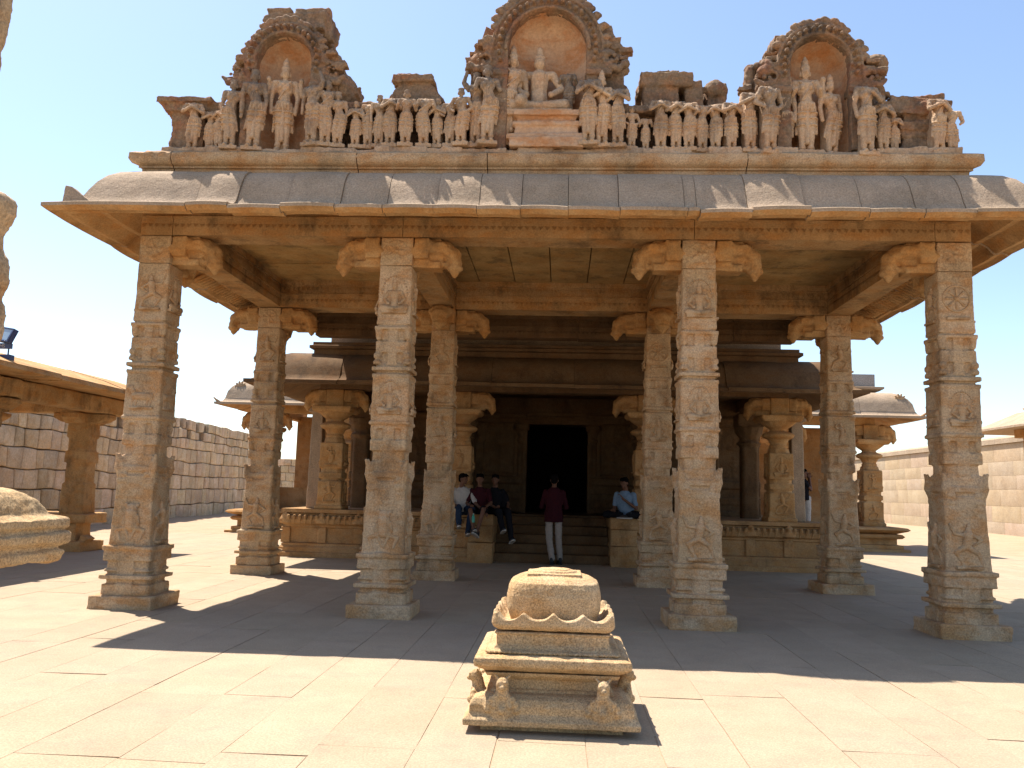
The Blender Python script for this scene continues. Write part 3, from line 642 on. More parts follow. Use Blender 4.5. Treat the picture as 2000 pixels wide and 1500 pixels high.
# crowning blocks
mb = MB(); rnd = random.Random(5)
for (a, b, z0, z1) in ((528, 612, 7.36, 7.50), (512, 628, 7.49, 7.60), (506, 634, 7.60, 7.70), (514, 560, 7.70, 7.76), (572, 634, 7.69, 7.79)): mb.box(XG(a), XG(b), 10.2, 10.9, z0, z1, .02, rnd)
mb.chain([(XG(628), 10.4, 7.5), (XG(632), 10.35, 7.80)], [.08, .05]); rubble(mb, XG(600), XG(632), 10.3, 10.7, 7.1, 7.45, 10, .07, rnd); rubble(mb, XG(655), XG(685), 10.4, 10.9, 6.5, 6.85, 8, .11, rnd); mb.ell((XG(668), 10.5, 6.72), (.17, .3, .24))
fuse(mb, 'crown_block', STUC_D, nL, .016, 1, ((.2, .04), (.05, .02)))
mb = MB()
for (a, b, z0, z1) in ((1035, 1140, 7.86, 8.0), (1022, 1152, 7.98, 8.2), (1140, 1152, 7.75, 8.1)): mb.box(XG(a), XG(b), 10.24, 11.1, z0, z1, .02, rnd)
rubble(mb, XG(930), XG(965), 10.2, 10.8, 6.75, 7.3, 16, .09, rnd); rubble(mb, XG(1190), XG(1225), 10.3, 10.9, 6.55, 7.25, 18, .09, rnd); mb.box(XG(1185), XG(1222), 10.35, 11, 7.0, 7.22, .03, rnd); mb.ell((XG(940), 10.4, 7.05), (.13, .25, .12))
fuse(mb, 'crown_block', STUC_D, nM, .016, 1, ((.2, .04), (.05, .02)))
mb = MB()
mb.box(XG(1515), XG(1600), 10.3, 11, 7.28, 7.42, .03, rnd); rubble(mb, XG(1500), XG(1530), 10.3, 10.8, 6.8, 7.3, 10, .09, rnd); mb.ell((XG(1712), 10.55, 7.08), (.21, .3, .12)); mb.box(XG(1690), XG(1735), 10.5, 11, 6.9, 7.05, .03, rnd)
fuse(mb, 'crown_block', STUC_D, nR, .016, 1, ((.2, .04), (.05, .02))); mb = MB(); mb.chain([(XG(1470), 10.4, 6.5), (XG(1473), 10.35, 6.92)], [.12, .09]); rubble(mb, XG(1455), XG(1490), 10.3, 10.7, 6.4, 6.9, 10, .08, rnd)
fuse(mb, 'crown_block', STUC_D, nR, .016, 1, ((.2, .04), (.05, .02)))
# pedestal of the middle niche
mb = MB()
for (hw, ya, z0, z1) in ((.46, 10.02, 5.8, 5.92), (.50, 10.06, 5.92, 5.98), (.40, 10.10, 5.98, 6.10), (.43, 10.07, 6.10, 6.15), (.38, 10.12, 6.15, 6.23), (.42, 10.06, 6.23, 6.30)): mb.box(XF(1090) - hw, XF(1090) + hw, ya, 10.6, z0, z1, .008, random.Random(3))
fuse(mb, 'pedestal', OCHRE, nM, .014, 1, ((.2, .03), (.05, .015)))
# stucco statues: u, v of feet, v of top, y, head, pose, sway
FIG = [(389, 288, 198, 10.13, 0, 'clasp', .5), (420, 288, 210, 10.2, 0, 'clasp', 0), (440, 287, 196, 10.18, 1, 'clasp', -.4), (467, 286, 160, 10.08, 1, 'hang', -1), (512, 287, 138, 10.12, 1, 'hang', .8),
       (562, 286, 106, 10.28, 2, 'hang', 0), (630, 280, 168, 10.08, 0, ('hang', 'up'), .4), (657, 279, 160, 10.1, 1, 'hip', -.6), (681, 280, 180, 10.12, 1, 'hang', .9),
       (715, 279, 196, 10.15, 1, 'clasp', .2), (739, 279, 198, 10.18, 0, 'hip', -.5), (762, 279, 184, 10.15, 1, 'hang', .5), (785, 279, 190, 10.12, 0, 'clasp', -.3), (816, 279, 178, 10.1, 1, 'fore', 0), (851, 279, 190, 10.13, 0, 'fore', -.8), (876, 278, 189, 10.17, 1, 'clasp', 0), (902, 278, 198, 10.14, 0, 'hip', .4),
       (925, 278, 176, 10.08, 1, 'hip', .9), (953, 278, 142, 10.15, 1, 'up', .3), (976, 278, 136, 10.06, 1, 'stump', .8), (1019, 270, 84, 10.25, 2, 'hang', -.6), (1131, 212, 132, 10.30, 0, 'fore', .7),
       (1171, 279, 160, 10.05, 0, 'clasp', -.3), (1197, 280, 142, 10.10, 2, 'clasp', .6), (1227, 281, 176, 10.08, 0, 'clasp', -.2), (1254, 283, 208, 10.12, 1, 'hip', .2), (1281, 284, 226, 10.16, 0, 'fore', 0),
       (1309, 285, 194, 10.12, 0, 'clasp', .3), (1338, 286, 196, 10.12, 0, 'clasp', -.4), (1362, 286, 200, 10.10, 0, 'clasp', .5), (1388, 287, 204, 10.12, 0, 'fore', -.5), (1413, 287, 202, 10.12, 0, 'clasp', .3), (1442, 288, 200, 10.1, 0, 'clasp', -.2),
       (1477, 289, 182, 10.10, 0, 'clasp', -.5), (1512, 296, 176, 10.03, 0, 'hip', .3), (1546, 290, 158, 10.2, 1, 'hang', .3), (1588, 291, 110, 10.24, 2, 'fore', .1), (1636, 291, 142, 10.24, 2, 'hang', .9), (1690, 299, 176, 10.02, 0, ('hang', 'clasp'), 0),
       (1724, 289, 190, 10.1, 1, 'clasp', .3), (1747, 291, 216, 10.14, 1, 'clasp', 0), (1826, 292, 194, 10.1, 0, 'clasp', .2), (1852, 293, 214, 10.12, 0, 'hip', -.6)]
for i, (u, vf, vt, y, hd, pose, sw) in enumerate(FIG):
    rnd = random.Random(100 + i); mb = MB(); z0 = ZF(vf) ; H = (ZF(vt) - ZF(vf)); H = H / (.84 if hd == 0 else (.97 if hd == 1 else 1.06))
    figure(mb, H, pose, hd > 0, sw, .05 if hd == 1 else .13, rnd)
    big = H > .85
    if hd == 2 and u in (562, 1588):      # second pair of arms on the crowned deities
        for k in (-1, 1): mb.chain([(k * .12 * H, .01, .77 * H), (k * .21 * H, 0, .66 * H), (k * .20 * H, -.03, .78 * H)], [.035 * H, .03 * H, .022 * H]); mb.ell((k * .20 * H, -.03, .81 * H), .035 * H, 8, 5)
    mb.box(-.07 * H, .07 * H, .02, .16, 0, .74 * H); mb.box(-.14 * H, .14 * H, -.07 * H, .06, -.04, .01)
    M = Matrix.Translation((XF(u), y, z0 + .005)) @ Matrix.Rotation(R(rnd.uniform(-18, 18)), 4, 'Z') @ Matrix.Diagonal((.94 if not big else .86, 1, 1, 1))
    o = fuse(mb, 'statue', STUC if hd < 2 else STUC_IN, porch, .0072 if not big else .0085, 1, ((.12, .014), (.035, .010), (.014, .003)), M)
rnd = random.Random(77); mb = MB(); seated(mb, .98, True); mb.box(-.42, .42, -.22, .1, -.05, .03); mb.ell((-.22, -.18, .15), .09)
fuse(mb, 'statue', STUC_IN, porch, .0085, 1, ((.12, .012), (.03, .006)), Matrix.Translation((XF(1073), 10.34, ZF(214))))

# ================================================================== pillared hall behind
hall = thing('temple_hall', 'dark stone temple hall behind the porch, with a carved platform, steps and black doorway', 'temple', (-.25, 18.2, 0))
HX0, HX1 = -5.95, 5.6
KP = lambda top, lip, D: [(-.2, top), (.0, top + .02), (.18 * D, top + .01), (.38 * D, top - .08 * D), (.55 * D, top - .24 * D), (.66 * D, top - .42 * D), (.72 * D, lip + .22), (.78 * D, lip + .13), (.88 * D, lip + .08), (D, lip + .07), (D, lip), (.8 * D, lip - .0), (.6 * D, lip + .06), (.3 * D, lip + .2), (-.2, lip + .3)]
mb = MB(); rnd = random.Random(9)
# platform
pf = [(.16, -.02), (.16, .10), (.12, .12), (.12, .20), (.07, .25), (.07, .29), (.0, .31), (.0, .62), (.03, .64), (.03, .68), (.10, .72), (.13, .80), (.10, .88), (.02, .90), (.02, .93), (.10, .95), (.10, 1.03)]
for x0, x1 in ((HX0, -1.95), (1.65, HX1)): mb = MB(); mb.ring(x0, x1, 18.35, 24, pf); build(mb, 'platform', HALL, hall, 30)
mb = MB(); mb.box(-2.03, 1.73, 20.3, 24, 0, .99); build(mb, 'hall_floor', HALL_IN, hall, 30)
for x0, x1 in ((HX0, -1.95), (1.65, HX1)):
    mb = MB()
    n = int((x1 - x0) / .125)
    for q in range(n): x = x0 + (q + .5) * (x1 - x0) / n; mb.cap((x, 18.27, .72), (x + .02, 18.2, .87), .03, .042, 7)
    n = 5
    for q in range(n + 1): x = x0 + q * (x1 - x0) / n; mb.box(x - .1, x + .1, 18.30, 18.5, .30, .64); mb.lathe([(0, .14), (.08, .15), (.14, .1), (.2, .07), (.24, .02)], (x, 18.26, .72), 12, 1, .5)
    fuse(mb, 'platform_carving', HALL, hall, .014, 1, ((.05, .008),))
# steps, step blocks
for i in range(5):
    s = MB(); s.box(-1.42, 1.08, 18.55 + i * .33, 20.4, i * .19 + .001, (i + 1) * .19, .004, rnd); build(s, 'step', HALL_IN, hall, 30, bevel=.015)
for a, b in ((-1.95, -1.42), (1.08, 1.64)):
    s = MB(); s.box(a, b, 18.12, 20.3, -.02, .43, .01, rnd); s.box(a + .01, b - .01, 18.14, 20.3, .44, .78, .008, rnd); s.box(a - .01, b + .01, 18.11, 20.3, .79, 1.02, .008, rnd); build(s, 'step_side_block', HALL, hall, 30, bevel=.012)
# hall eave
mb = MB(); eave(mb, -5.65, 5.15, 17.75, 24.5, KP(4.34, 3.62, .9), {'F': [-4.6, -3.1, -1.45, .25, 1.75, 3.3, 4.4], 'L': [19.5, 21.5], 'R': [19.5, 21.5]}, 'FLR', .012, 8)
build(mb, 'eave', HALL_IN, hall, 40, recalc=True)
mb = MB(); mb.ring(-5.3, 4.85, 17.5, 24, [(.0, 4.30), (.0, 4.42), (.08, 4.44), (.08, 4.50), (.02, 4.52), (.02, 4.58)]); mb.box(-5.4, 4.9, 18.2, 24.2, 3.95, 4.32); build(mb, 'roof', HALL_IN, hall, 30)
mb = MB()    # carved scroll at eave corners
for sgn, x in ((-1, -5.75), (1, 5.25)):
    for q in range(26): t = q * .55; r = .24 - q * .008; mb.ell((x + sgn * (.08 + .0 * r) + r * .55 * math.cos(t), 17.36 + .05, 4.05 + r * .85 * math.sin(t)), (.03, .05, .03), 6, 4)
fuse(mb, 'eave_scroll', GRAN, hall, .014, 0, ((.05, .01),))
mb = MB()
for (a, b) in ((-5.35, 4.85),): mb.box(a, b, 18.3, 18.75, 3.68, 3.97)
for x in (-5.1, -2.15, 1.8, 4.65): mb.box(x - .18, x + .18, 18.6, 22, 3.66, 3.96)
mb.box(-5.3, 4.8, 18.2, 23.6, 3.965, 4.0); build(mb, 'beam', HALL_IN, hall, 30)
def hall_pillar(parent, cx, cy, z0, z1, seed, arms=(0, 180), mat=HALL, vox=.016, k=1.0):
    rnd = random.Random(seed); mb = MB(); h = (z1 - z0) / 2.66; Z = lambda z: z0 + z * h
    for a, b, w0, w1, c in ((0, .08, .31, .31, .02), (.07, .16, .28, .28, .02), (.14, .62, .265, .265, .015), (.6, .9, .235, .235, .08), (.68, .80, .255, .255, .02), (.9, 1.46, .26, .255, .015), (1.44, 1.56, .22, .2, .1), (2.14, 2.19, .40, .42, .02), (2.18, 2.27, .44, .44, .02), (2.26, 2.66, .2, .2, .02)):
        mb.prism8(cx, cy, Z(a), Z(b), w0 * k, w1 * k, c)
    mb.lathe([(Z(1.5), .17 * k), (Z(1.62), .20 * k), (Z(1.66), .165 * k), (Z(1.70), .20 * k), (Z(1.76), .22 * k), (Z(1.80), .32 * k), (Z(1.86), .35 * k), (Z(1.90), .30 * k), (Z(1.94), .19 * k), (Z(1.98), .17 * k), (Z(2.04), .27 * k), (Z(2.12), .37 * k), (Z(2.16), .40 * k)], (cx, cy, 0), 16)
    rels = []
    for sd in 'FLR': rels += [(rnd.choice(('fig', 'dance')), sd, Z(.17), .44 * k, .262 * k, rnd.choice((-1, 1))), (rnd.choice(('seat', 'seat', 'fig')), sd, Z(.97), .42 * k, .254 * k, 1)]
    o = fuse(mb, 'pillar', mat, parent, vox, 1, ((.3, .012), (.05, .005)))
    put_reliefs(o, cx, cy, rels, mat)
    for ang in arms:
        m = bracket(0, 0, rnd); M = Matrix.Translation((cx, cy, Z(2.27))) @ Matrix.Rotation(R(ang), 4, 'Z') @ Matrix.Diagonal((k, k, h * .39 / .37, 1))
        fuse(m, 'bracket', mat, o, .016, 1, ((.1, .015),), M)
    return o
for i, (x, y, ar) in enumerate([(-5.05, 18.62, (0, 180, 90)), (-2.2, 18.62, (0, 180)), (1.85, 18.62, (0, 180)), (4.7, 18.62, (0, 180, 90))]):
    hall_pillar(hall, x, y, 1.03, 3.68, 60 + i, ar, HALL if 0 < i < 3 else GRAN_WARM)
for x in (-5.55, 5.18):
    s = MB(); s.prism8(x, 19.0, 1.03, 3.22, .15, .125, .01); s.box(x - .19, x + .19, 18.82, 19.2, 3.2, 3.42, .01, rnd); fuse(s, 'post', GRAN_EAVE, hall, .016, 1, ((.2, .012), (.05, .006)))
for x in (-4.9, 4.5, -2.4, 2.0):
    s = MB(); s.prism8(x, 20.6, 1.0, 3.68, .2, .19, .05); s.box(x - .3, x + .3, 20.3, 20.9, 3.2, 3.5); s.lathe([(2.7, .2), (2.8, .3), (2.9, .2), (3.05, .32), (3.2, .36)], (x, 20.6, 0), 12); fuse(s, 'pillar', HALL_IN, hall, .02, 1, ((.2, .012),))
# sanctum wall with pilasters, figures and the doorway
mb = MB(); wy = 21.9
for a, b in ((-5.5, -.90), (.70, 5.05)):
    mb.box(a, b, wy, wy + .8, .98, 4.0)
    for z0, z1, e in ((1.0, 1.15, .16), (1.18, 1.3, .10), (1.33, 1.5, .14), (1.55, 1.68, .08), (1.72, 1.9, .14), (1.92, 1.98, .05), (3.3, 3.4, .1), (3.42, 3.52, .16)): mb.box(a, b, wy - e, wy + .1, z0, z1)
    n = 4
    for q in range(n + 1):
        x = a + .12 + q * (b - a - .24) / n; mb.box(x - .1, x + .1, wy - .1, wy + .1, 1.95, 2.75); mb.lathe([(2.75, .1), (2.85, .15), (2.92, .09), (3.0, .14), (3.1, .16), (3.12, .2), (3.25, .2)], (x, wy - .03, 0), 10)
        if q < n:
            on_face(mb, x + (b - a - .24) / n / 2, wy, 'F', (0, .0), 2.0, .5, figure, .55, 'hip', True, .5); on_face(mb, x + (b - a - .24) / n / 2, wy, 'F', (0, .0), 2.7, .4, seated, .4)
mb.box(-.95, .75, wy, wy + .8, 3.27, 4.0)
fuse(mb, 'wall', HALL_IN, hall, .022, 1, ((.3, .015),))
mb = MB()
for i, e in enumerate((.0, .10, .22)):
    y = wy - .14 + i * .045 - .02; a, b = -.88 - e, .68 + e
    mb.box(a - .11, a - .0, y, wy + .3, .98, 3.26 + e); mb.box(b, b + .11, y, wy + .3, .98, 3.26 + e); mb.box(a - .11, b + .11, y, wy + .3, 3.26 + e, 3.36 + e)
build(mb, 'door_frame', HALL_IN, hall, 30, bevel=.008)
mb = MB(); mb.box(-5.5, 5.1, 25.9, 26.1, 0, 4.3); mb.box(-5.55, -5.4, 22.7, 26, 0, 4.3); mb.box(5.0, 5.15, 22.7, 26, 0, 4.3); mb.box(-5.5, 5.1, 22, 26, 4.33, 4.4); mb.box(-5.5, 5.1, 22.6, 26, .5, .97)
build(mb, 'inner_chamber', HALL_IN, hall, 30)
for a, b in ((-2.5, -2.2), (1.85, 2.15)):
    mb = MB(); mb.box(a, b, 19.1, 21.88, .98, 3.96); build(mb, 'shading_side_wall', HALL_IN, hall, 30)  # flanking walls added to cut side light and darken the doorway
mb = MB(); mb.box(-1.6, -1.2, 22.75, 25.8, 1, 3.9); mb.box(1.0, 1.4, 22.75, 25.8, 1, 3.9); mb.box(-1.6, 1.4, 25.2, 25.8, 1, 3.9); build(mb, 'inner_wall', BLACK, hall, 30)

# ================================================================== side porches of the hall
def side_porch(sg, label, block):
    t = thing('side_porch', label, 'side porch', (sg * 8, 26, 0)); X = lambda x: sg * x
    def bx(m, x0, x1, *r): m.box(min(X(x0), X(x1)), max(X(x0), X(x1)), *r)
    mb = MB(); a, b = (X(10.1), X(5.2)) if sg < 0 else (X(5.2), X(10.1))
    mb.ring(a, b, 26.5, 31, [(.35, -.02), (.35, .08), (.2, .1), (.2, .2), (.06, .22), (.06, .38), (.18, .4), (.24, .46), (.18, .52), (.06, .54), (.3, .62), (.36, .66), (.30, .72), (.1, .74)])
    build(mb, 'platform', GRAN_WARM, t, 30)
    mb = MB(); eave(mb, a, b, 26.9, 31, KP(4.85, 4.02, .9), {'F': [X(6.6), X(7.9), X(9.1)][::(1 if sg > 0 else -1)], 'L': [28, 29.5], 'R': [28, 29.5]}, 'FLR', .01, 3)
    under(build(mb, 'eave', GRAN_EAVE, t, 40, recalc=True))
    mb = MB()
    for q in range(26): tt = q * .6; r = .26 - q * .009; mb.ell((X(10.35) + r * .7 * math.cos(tt), 26.42, 4.62 + r * .7 * math.sin(tt)), (.035, .05, .035), 6, 4)
    mb.chain([(X(10.9), 26.1, 4.1), (X(11.02), 26.0, 4.22)], [.06, .02]); fuse(mb, 'eave_scroll', GRAN, t, .016, 0, ((.05, .01),))
    mb = MB(); mb.ring(a + .2, b - .2, 27.2, 31, [(.0, 4.8), (.0, 4.92), (.1, 4.95), (.22, 5.02), (.22, 5.08), (.1, 5.1)]); build(mb, 'roof', GRAN_EAVE, t, 30)
    if block: mb = MB(); bx(mb, 5.6, 9.95, 27.3, 27.6, 5.11, 5.52); build(mb, 'parapet', CONC, t, 30, bevel=.01)
    mb = MB(); bx(mb, 5.2, 9.8, 27.0, 27.35, 3.85, 4.35); bx(mb, 9.5, 9.8, 27.35, 31, 3.85, 4.35); bx(mb, 5.2, 10, 27.0, 31, 4.36, 4.5); build(mb, 'beam', GRAN_WARM, t, 30)
    for i, x in enumerate((9.65, 6.9)): hall_pillar(t, X(x), 27.15, .74, 3.86, 80 + i, (0, 180), GRAN_WARM, .02, 1.15)
    mb = MB(); bx(mb, 5.2, 9.3, 27.6, 27.8, .74, 1.45); build(mb, 'low_wall', HALL, t, 30); mb = MB(); bx(mb, 5.2, 9.6, 30.2, 30.5, .74, 4.0); build(mb, 'back_wall', HALL, t, 30)
    return t
side_porch(-1, 'side porch left of the hall, its pale curved eave seen beyond the back left pillar', False)
side_porch(1, 'side porch right of the hall, with a grey block of wall on its roof', True)

# ================================================================== altar in front
alt = thing('stone_altar', 'sunlit granite altar with domed top standing on the paving before the porch', 'altar', (-.03, 6.17, 0))
AX, AY = -.03, 6.17
def sq(prof, nm, par=alt, vox=.0062, extra=None, wear=((.25, .010), (.05, .005), (.015, .0025))):
    mb = MB(); mb.ring(AX, AX, AY, AY, prof)
    if extra: extra(mb)
    return fuse(mb, nm, GRAN_ALT, par, vox, 1, wear)
def base_extra(mb):
    for dx, dy in ((-.32, -.5), (.33, -.5), (-.5, .33), (.5, .33), (-.5, -.30), (.5, -.1)):
        fx, fy = (dx, -.52) if dy == -.5 else ((-.50 if dx < 0 else .50), dy)
        M0 = mb.M
        ang = 0 if dy == -.5 else (R(-90) if dx < 0 else R(90))
        mb.M = Matrix.Translation((AX + fx, AY + fy, 0)) @ Matrix.Rotation(ang, 4, 'Z')
        for q in range(9): t = math.pi * q / 8; mb.ell((.092 * math.cos(t), -.02, .15 + .085 * math.sin(t)), .024, 7, 5)
        mb.ell((0, .0, .14), (.088, .05, .088)); mb.ell((0, -.045, .15), .026, 8, 5); mb.box(-.105, .105, -.03, .05, .055, .10)
        mb.cap((0, .01, .22), (0, .0, .27), .05, .045); mb.ell((0, -.015, .305), (.044, .045, .048)); mb.ell((0, -.055, .29), (.024, .024, .02), 8, 5); mb.cap((-.03,-.02,.24),(-.05,-.04,.17),.018,.014); mb.cap((.03,-.02,.24),(.05,-.04,.17),.018,.014); mb.cap((-.03,0,.34),(-.045,0,.355),.014,.01,6); mb.cap((.03,0,.34),(.045,0,.355),.014,.01,6)
        mb.ell((-.02, -.052, .32), .013, 6, 4); mb.ell((.02, -.052, .32), .013, 6, 4); mb.cap((-.02, 0, .32), (.02, 0, .32), .016, .016, 6)
        mb.M = M0
sq([(.50, .045), (.565, .05), (.57, .085), (.55, .10), (.53, .12), (.53, .17), (.505, .205), (.455, .225), (.40, .23), (.395, .245), (.375, .25), (.365, .31), (.39, .315), (.40, .33), (.43, .335), (.445, .36), (.2, .362)], 'base', extra=base_extra)
s = MB(); s.box(AX - .46, AX + .46, AY - .46, AY + .46, -.02, .055); build(s, 'footing', GRAN_ALT, alt, 30)
sq([(.40, .365), (.44, .37), (.47, .385), (.512, .41), (.517, .435), (.51, .46), (.47, .475), (.2, .48)], 'slab')
def step_extra(mb):
    for sd in 'FLR':
        for q in range(26): on_face(mb, AX, AY, sd, ((q - 12.5) * .033, .437), .487, 1, lambda m: m.ell((0, 0, 0), (.014, .014, .012), 6, 4))
sq([(.42, .475), (.435, .478), (.435, .495), (.39, .50), (.385, .52), (.375, .525), (.375, .595), (.39, .60), (.385, .612), (.2, .612)], 'neck', extra=step_extra)
def lotus(mb):
    n = 48
    def rsq(r, a, p=5): c, s_ = abs(math.cos(a)), abs(math.sin(a)); return r / ((c ** p + s_ ** p) ** (1 / p))
    # petal skirt
    ob = []; 
    n2 = 192
    for k, (r, z, q) in enumerate(((.30, .622, 0), (.385, .624, 0), (.41, .645, 0), (.416, .66, .2), (.412, .69, 1), (.385, .70, 1), (.36, .675, .5), (.34, .66, 0))):
        ring = []
        for i in range(n2):
            a = 2 * math.pi * (i + .5) / n2; rr = rsq(r, a, 14); c_, s_ = abs(math.cos(a)), abs(math.sin(a)); f = min(c_, s_) / max(c_, s_)
            up = .05 * (1 - abs(math.sin(2 * math.pi * f))) ** 1.3 + .012 * max(0, (f - .72) / .28) ** 1.5
            ring.append((AX + rr * math.cos(a), AY + rr * math.sin(a), z + up * q))
        ob.append(ring)
    mb.loft(ob)
    prof = [(.64, .29), (.70, .312), (.74, .325), (.83, .328), (.885, .318), (.92, .305), (.95, .25), (.965, .18), (.972, .1), (.973, .02)]
    mb.loft([[(AX + rsq(r, 2 * math.pi * i / n, 4.2) * math.cos(2 * math.pi * i / n), AY + rsq(r, 2 * math.pi * i / n, 4.2) * math.sin(2 * math.pi * i / n), z) for i in range(n)] for z, r in prof])
    mb.box(AX - .19, AX + .19, AY - .19, AY + .19, .9, .978); mb.lathe([(.9, .16), (.985, .16), (.993, .155), (.995, .1), (.996, .02)], (AX, AY, 0), 24)
    mb.lathe([(.98, .115), (1.003, .115), (1.005, .05)], (AX, AY, 0), 20)
mb = MB(); lotus(mb); fuse(mb, 'domed_top', GRAN_ALT, alt, .006, 1, ((.2, .010), (.05, .005), (.014, .002)))

# ================================================================== left gallery, near stones
gal = thing('stone_gallery', 'low flat roofed stone gallery with plain square pillars at the left edge', 'gallery', (-10.5, 15, 0))
rnd = random.Random(31); mb = MB(); y = 6.0
while y < 19.0:
    L = min(rnd.uniform(1.6, 2.6), 19.1 - y)
    if 19.1 - (y + L) < .7: L = 19.1 - y
    z = 3.33 + rnd.uniform(-.015, .015)
    mb.loft([[(-9.25, yy, z + .0), (-9.2, yy, z + .03), (-9.22, yy, z + .12), (-9.7, yy, z + .30), (-10.5, yy, z + .52), (-13.5, yy, z + .58), (-13.5, yy, z + .1), (-9.9, yy, z + .02)] for yy in (y + .008, y + L / 2, y + L - .008)]); y += L
build(mb, 'roof', GRAN_WARM, gal, 35)
mb = MB(); mb.box(-10.35, -9.95, 6, 14.9, 3.0, 3.34, .01, rnd); mb.box(-10.33, -9.93, 14.91, 18.9, 2.98, 3.33, .01, rnd); mb.box(-13.5, -10.4, 17.9, 18.3, 2.98, 3.3); mb.box(-13.5, -10.4, 14.6, 14.95, 2.98, 3.3); fuse(mb, 'beam', GRAN_BEAM, gal, .025, 1, ((.3, .03), (.06, .01)))
for i, (x, y) in enumerate(((-10.55, 18.1), (-10.55, 14.75), (-10.55, 11.4), (-13.0, 18.1), (-13.0, 14.75))):
    mb = MB(); mb.prism8(x, y, .75, 1.45, .27, .25, .02); mb.prism8(x, y, 1.4, 2.72, .235, .23, .06); mb.box(x - .25, x + .25, y - .25, y + .25, 1.9, 2.15); mb.box(x - .24, x + .24, y - .24, y + .24, 2.45, 2.78)
    mb.loft([[(x - .6, yy, 2.97), (x - .6, yy, 2.88), (x - .42, yy, 2.78), (x + .42, yy, 2.78), (x + .6, yy, 2.88), (x + .6, yy, 2.97)] for yy in (y - .22, y + .22)])
    mb.loft([[(xx, y - .6, 2.97), (xx, y - .6, 2.86), (xx, y - .42, 2.74), (xx, y + .42, 2.74), (xx, y + .6, 2.86), (xx, y + .6, 2.97)] for xx in (x - .21, x + .21)])
    o = fuse(mb, 'pillar', GRAN_BEAM, gal, .02, 1, ((.3, .03), (.06, .01)))
    if i < 3 :
        s = MB(); s.box(x - 1.0, x + .42, y - .4, y + .5, .60, .80, .02, rnd); s.box(x - .9, x + .2, y - .3, y + .3, .2, .62, .02, rnd); s.box(x - .9, x + .40, y - .42, y + .45, -.02, .2, .03, rnd); s.loft([[(x + .2, y - .3 + q, .02), (x + .5, y - .34 + q, .28), (x + .3, y - .3 + q, .36)] for q in (0, .3)])
        fuse(s, 'plinth', GRAN_WARM, o, .02, 1, ((.2, .03), (.06, .01)))
# flood lamp on the gallery roof
fl = thing('flood_lamp', 'small dark blue flood lamp standing on the gallery roof at the left edge', 'flood lamp', (-9.6, 13.76, 3.5))
mb = MB(); mb.M = Matrix.Translation((-9.55, 13.76, 3.96)) @ Matrix.Rotation(R(-18), 4, 'Z') @ Matrix.Rotation(R(-18), 4, 'X') @ Matrix.Rotation(R(10), 4, 'Y')
fm = mb.M.copy(); mb.box(-.22, .18, -.03, .05, -.13, .13); mb.box(-.22, .18, -.05, -.03, .10, .13); mb.box(-.22, .18, -.05, -.03, -.13, -.10); mb.box(.14, .18, -.05, -.03, -.1, .1); mb.box(-.22, -.18, -.05, -.03, -.1, .1); build(mb, 'housing', METAL, fl, 30, bevel=.006)
mb = MB(); mb.M = fm; mb.box(-.18, .14, -.04, -.033, -.1, .1); build(mb, 'glass', GLASSL, fl, 30)
mb = MB(); mb.box(-9.77, -9.45, 13.74, 13.81, 3.73, 3.82); mb.cap((-9.73, 13.77, 3.42), (-9.73, 13.77, 3.93), .014, .014); mb.cap((-9.49, 13.77, 3.42), (-9.49, 13.77, 3.88), .014, .014); mb.box(-9.8, -9.42, 13.70, 13.84, 3.52, 3.62); build(mb, 'foot', METAL, fl, 30)
cu = bpy.data.curves.new('maker_mark', 'FONT'); cu.body = 'BHS'; cu.size = .085; cu.extrude = .002; cu.align_x = 'CENTER'; co = bpy.data.objects.new('lettering', cu); COL.objects.link(co)
dg = bpy.context.evaluated_depsgraph_get(); me = bpy.data.meshes.new_from_object(co.evaluated_get(dg)); COL.objects.unlink(co); me.transform(Matrix.Translation((-9.61, 13.736, 3.745)) @ Matrix.Rotation(R(90), 4, 'X'))
lo = bpy.data.objects.new('lettering', me); finish(me, SOLE, 30); link(lo, fl)

bal = thing('stone_balustrade', 'weathered granite balustrade end with rounded coping, close at the left edge', 'balustrade', (-3, 4, 0))
mb = MB(); pr = [(.26, 1.11), (.30, 1.12), (.31, 1.17), (.27, 1.185), (.30, 1.20), (.325, 1.22), (.33, 1.26), (.29, 1.275), (.30, 1.285), (.32, 1.30), (.315, 1.335), (.27, 1.35), (.245, 1.36), (.235, 1.39), (.21, 1.44), (.17, 1.475), (.10, 1.495), (.0, 1.498)]
n = 8
mb.loft([[(-3.6, 3.0 - d, z), (-2.95 + d, 3.0 - d, z), (-2.95 + d, 4.13 + d, z), (-3.6, 4.13 + d, z)] for d, z in pr])
mb2 = mb; fuse(mb2, 'coping', GRAN_ALT, bal, .0085, 3, ((.3, .035), (.07, .014), (.015, .003)))
s = MB(); s.box(-3.62, -3.06, 2.9, 4.1, -.02, 1.15, .01, rnd); fuse(s, 'pedestal', GRAN_ALT, bal, .02, 1, ((.3, .02),))
cp = thing('carved_pillar', 'rough carved granite pillar with jutting edges, closest thing at the upper left edge', 'pillar', (-3.2, 3.6, 1.45))
mb = MB(); mb.box(-3.5, -2.97, 3.45, 3.8, 1.4, 4.6)
def un(u, v, y):      # point on the plane y through the camera's known pose, used to size the jutting carving
    M = cam_matrix(); d = M @ Vector(((u - 1000) / F, -(v - 750) / F, -1)); t = y / d.y; return (t * d.x, y, CAMZ + t * d.z)
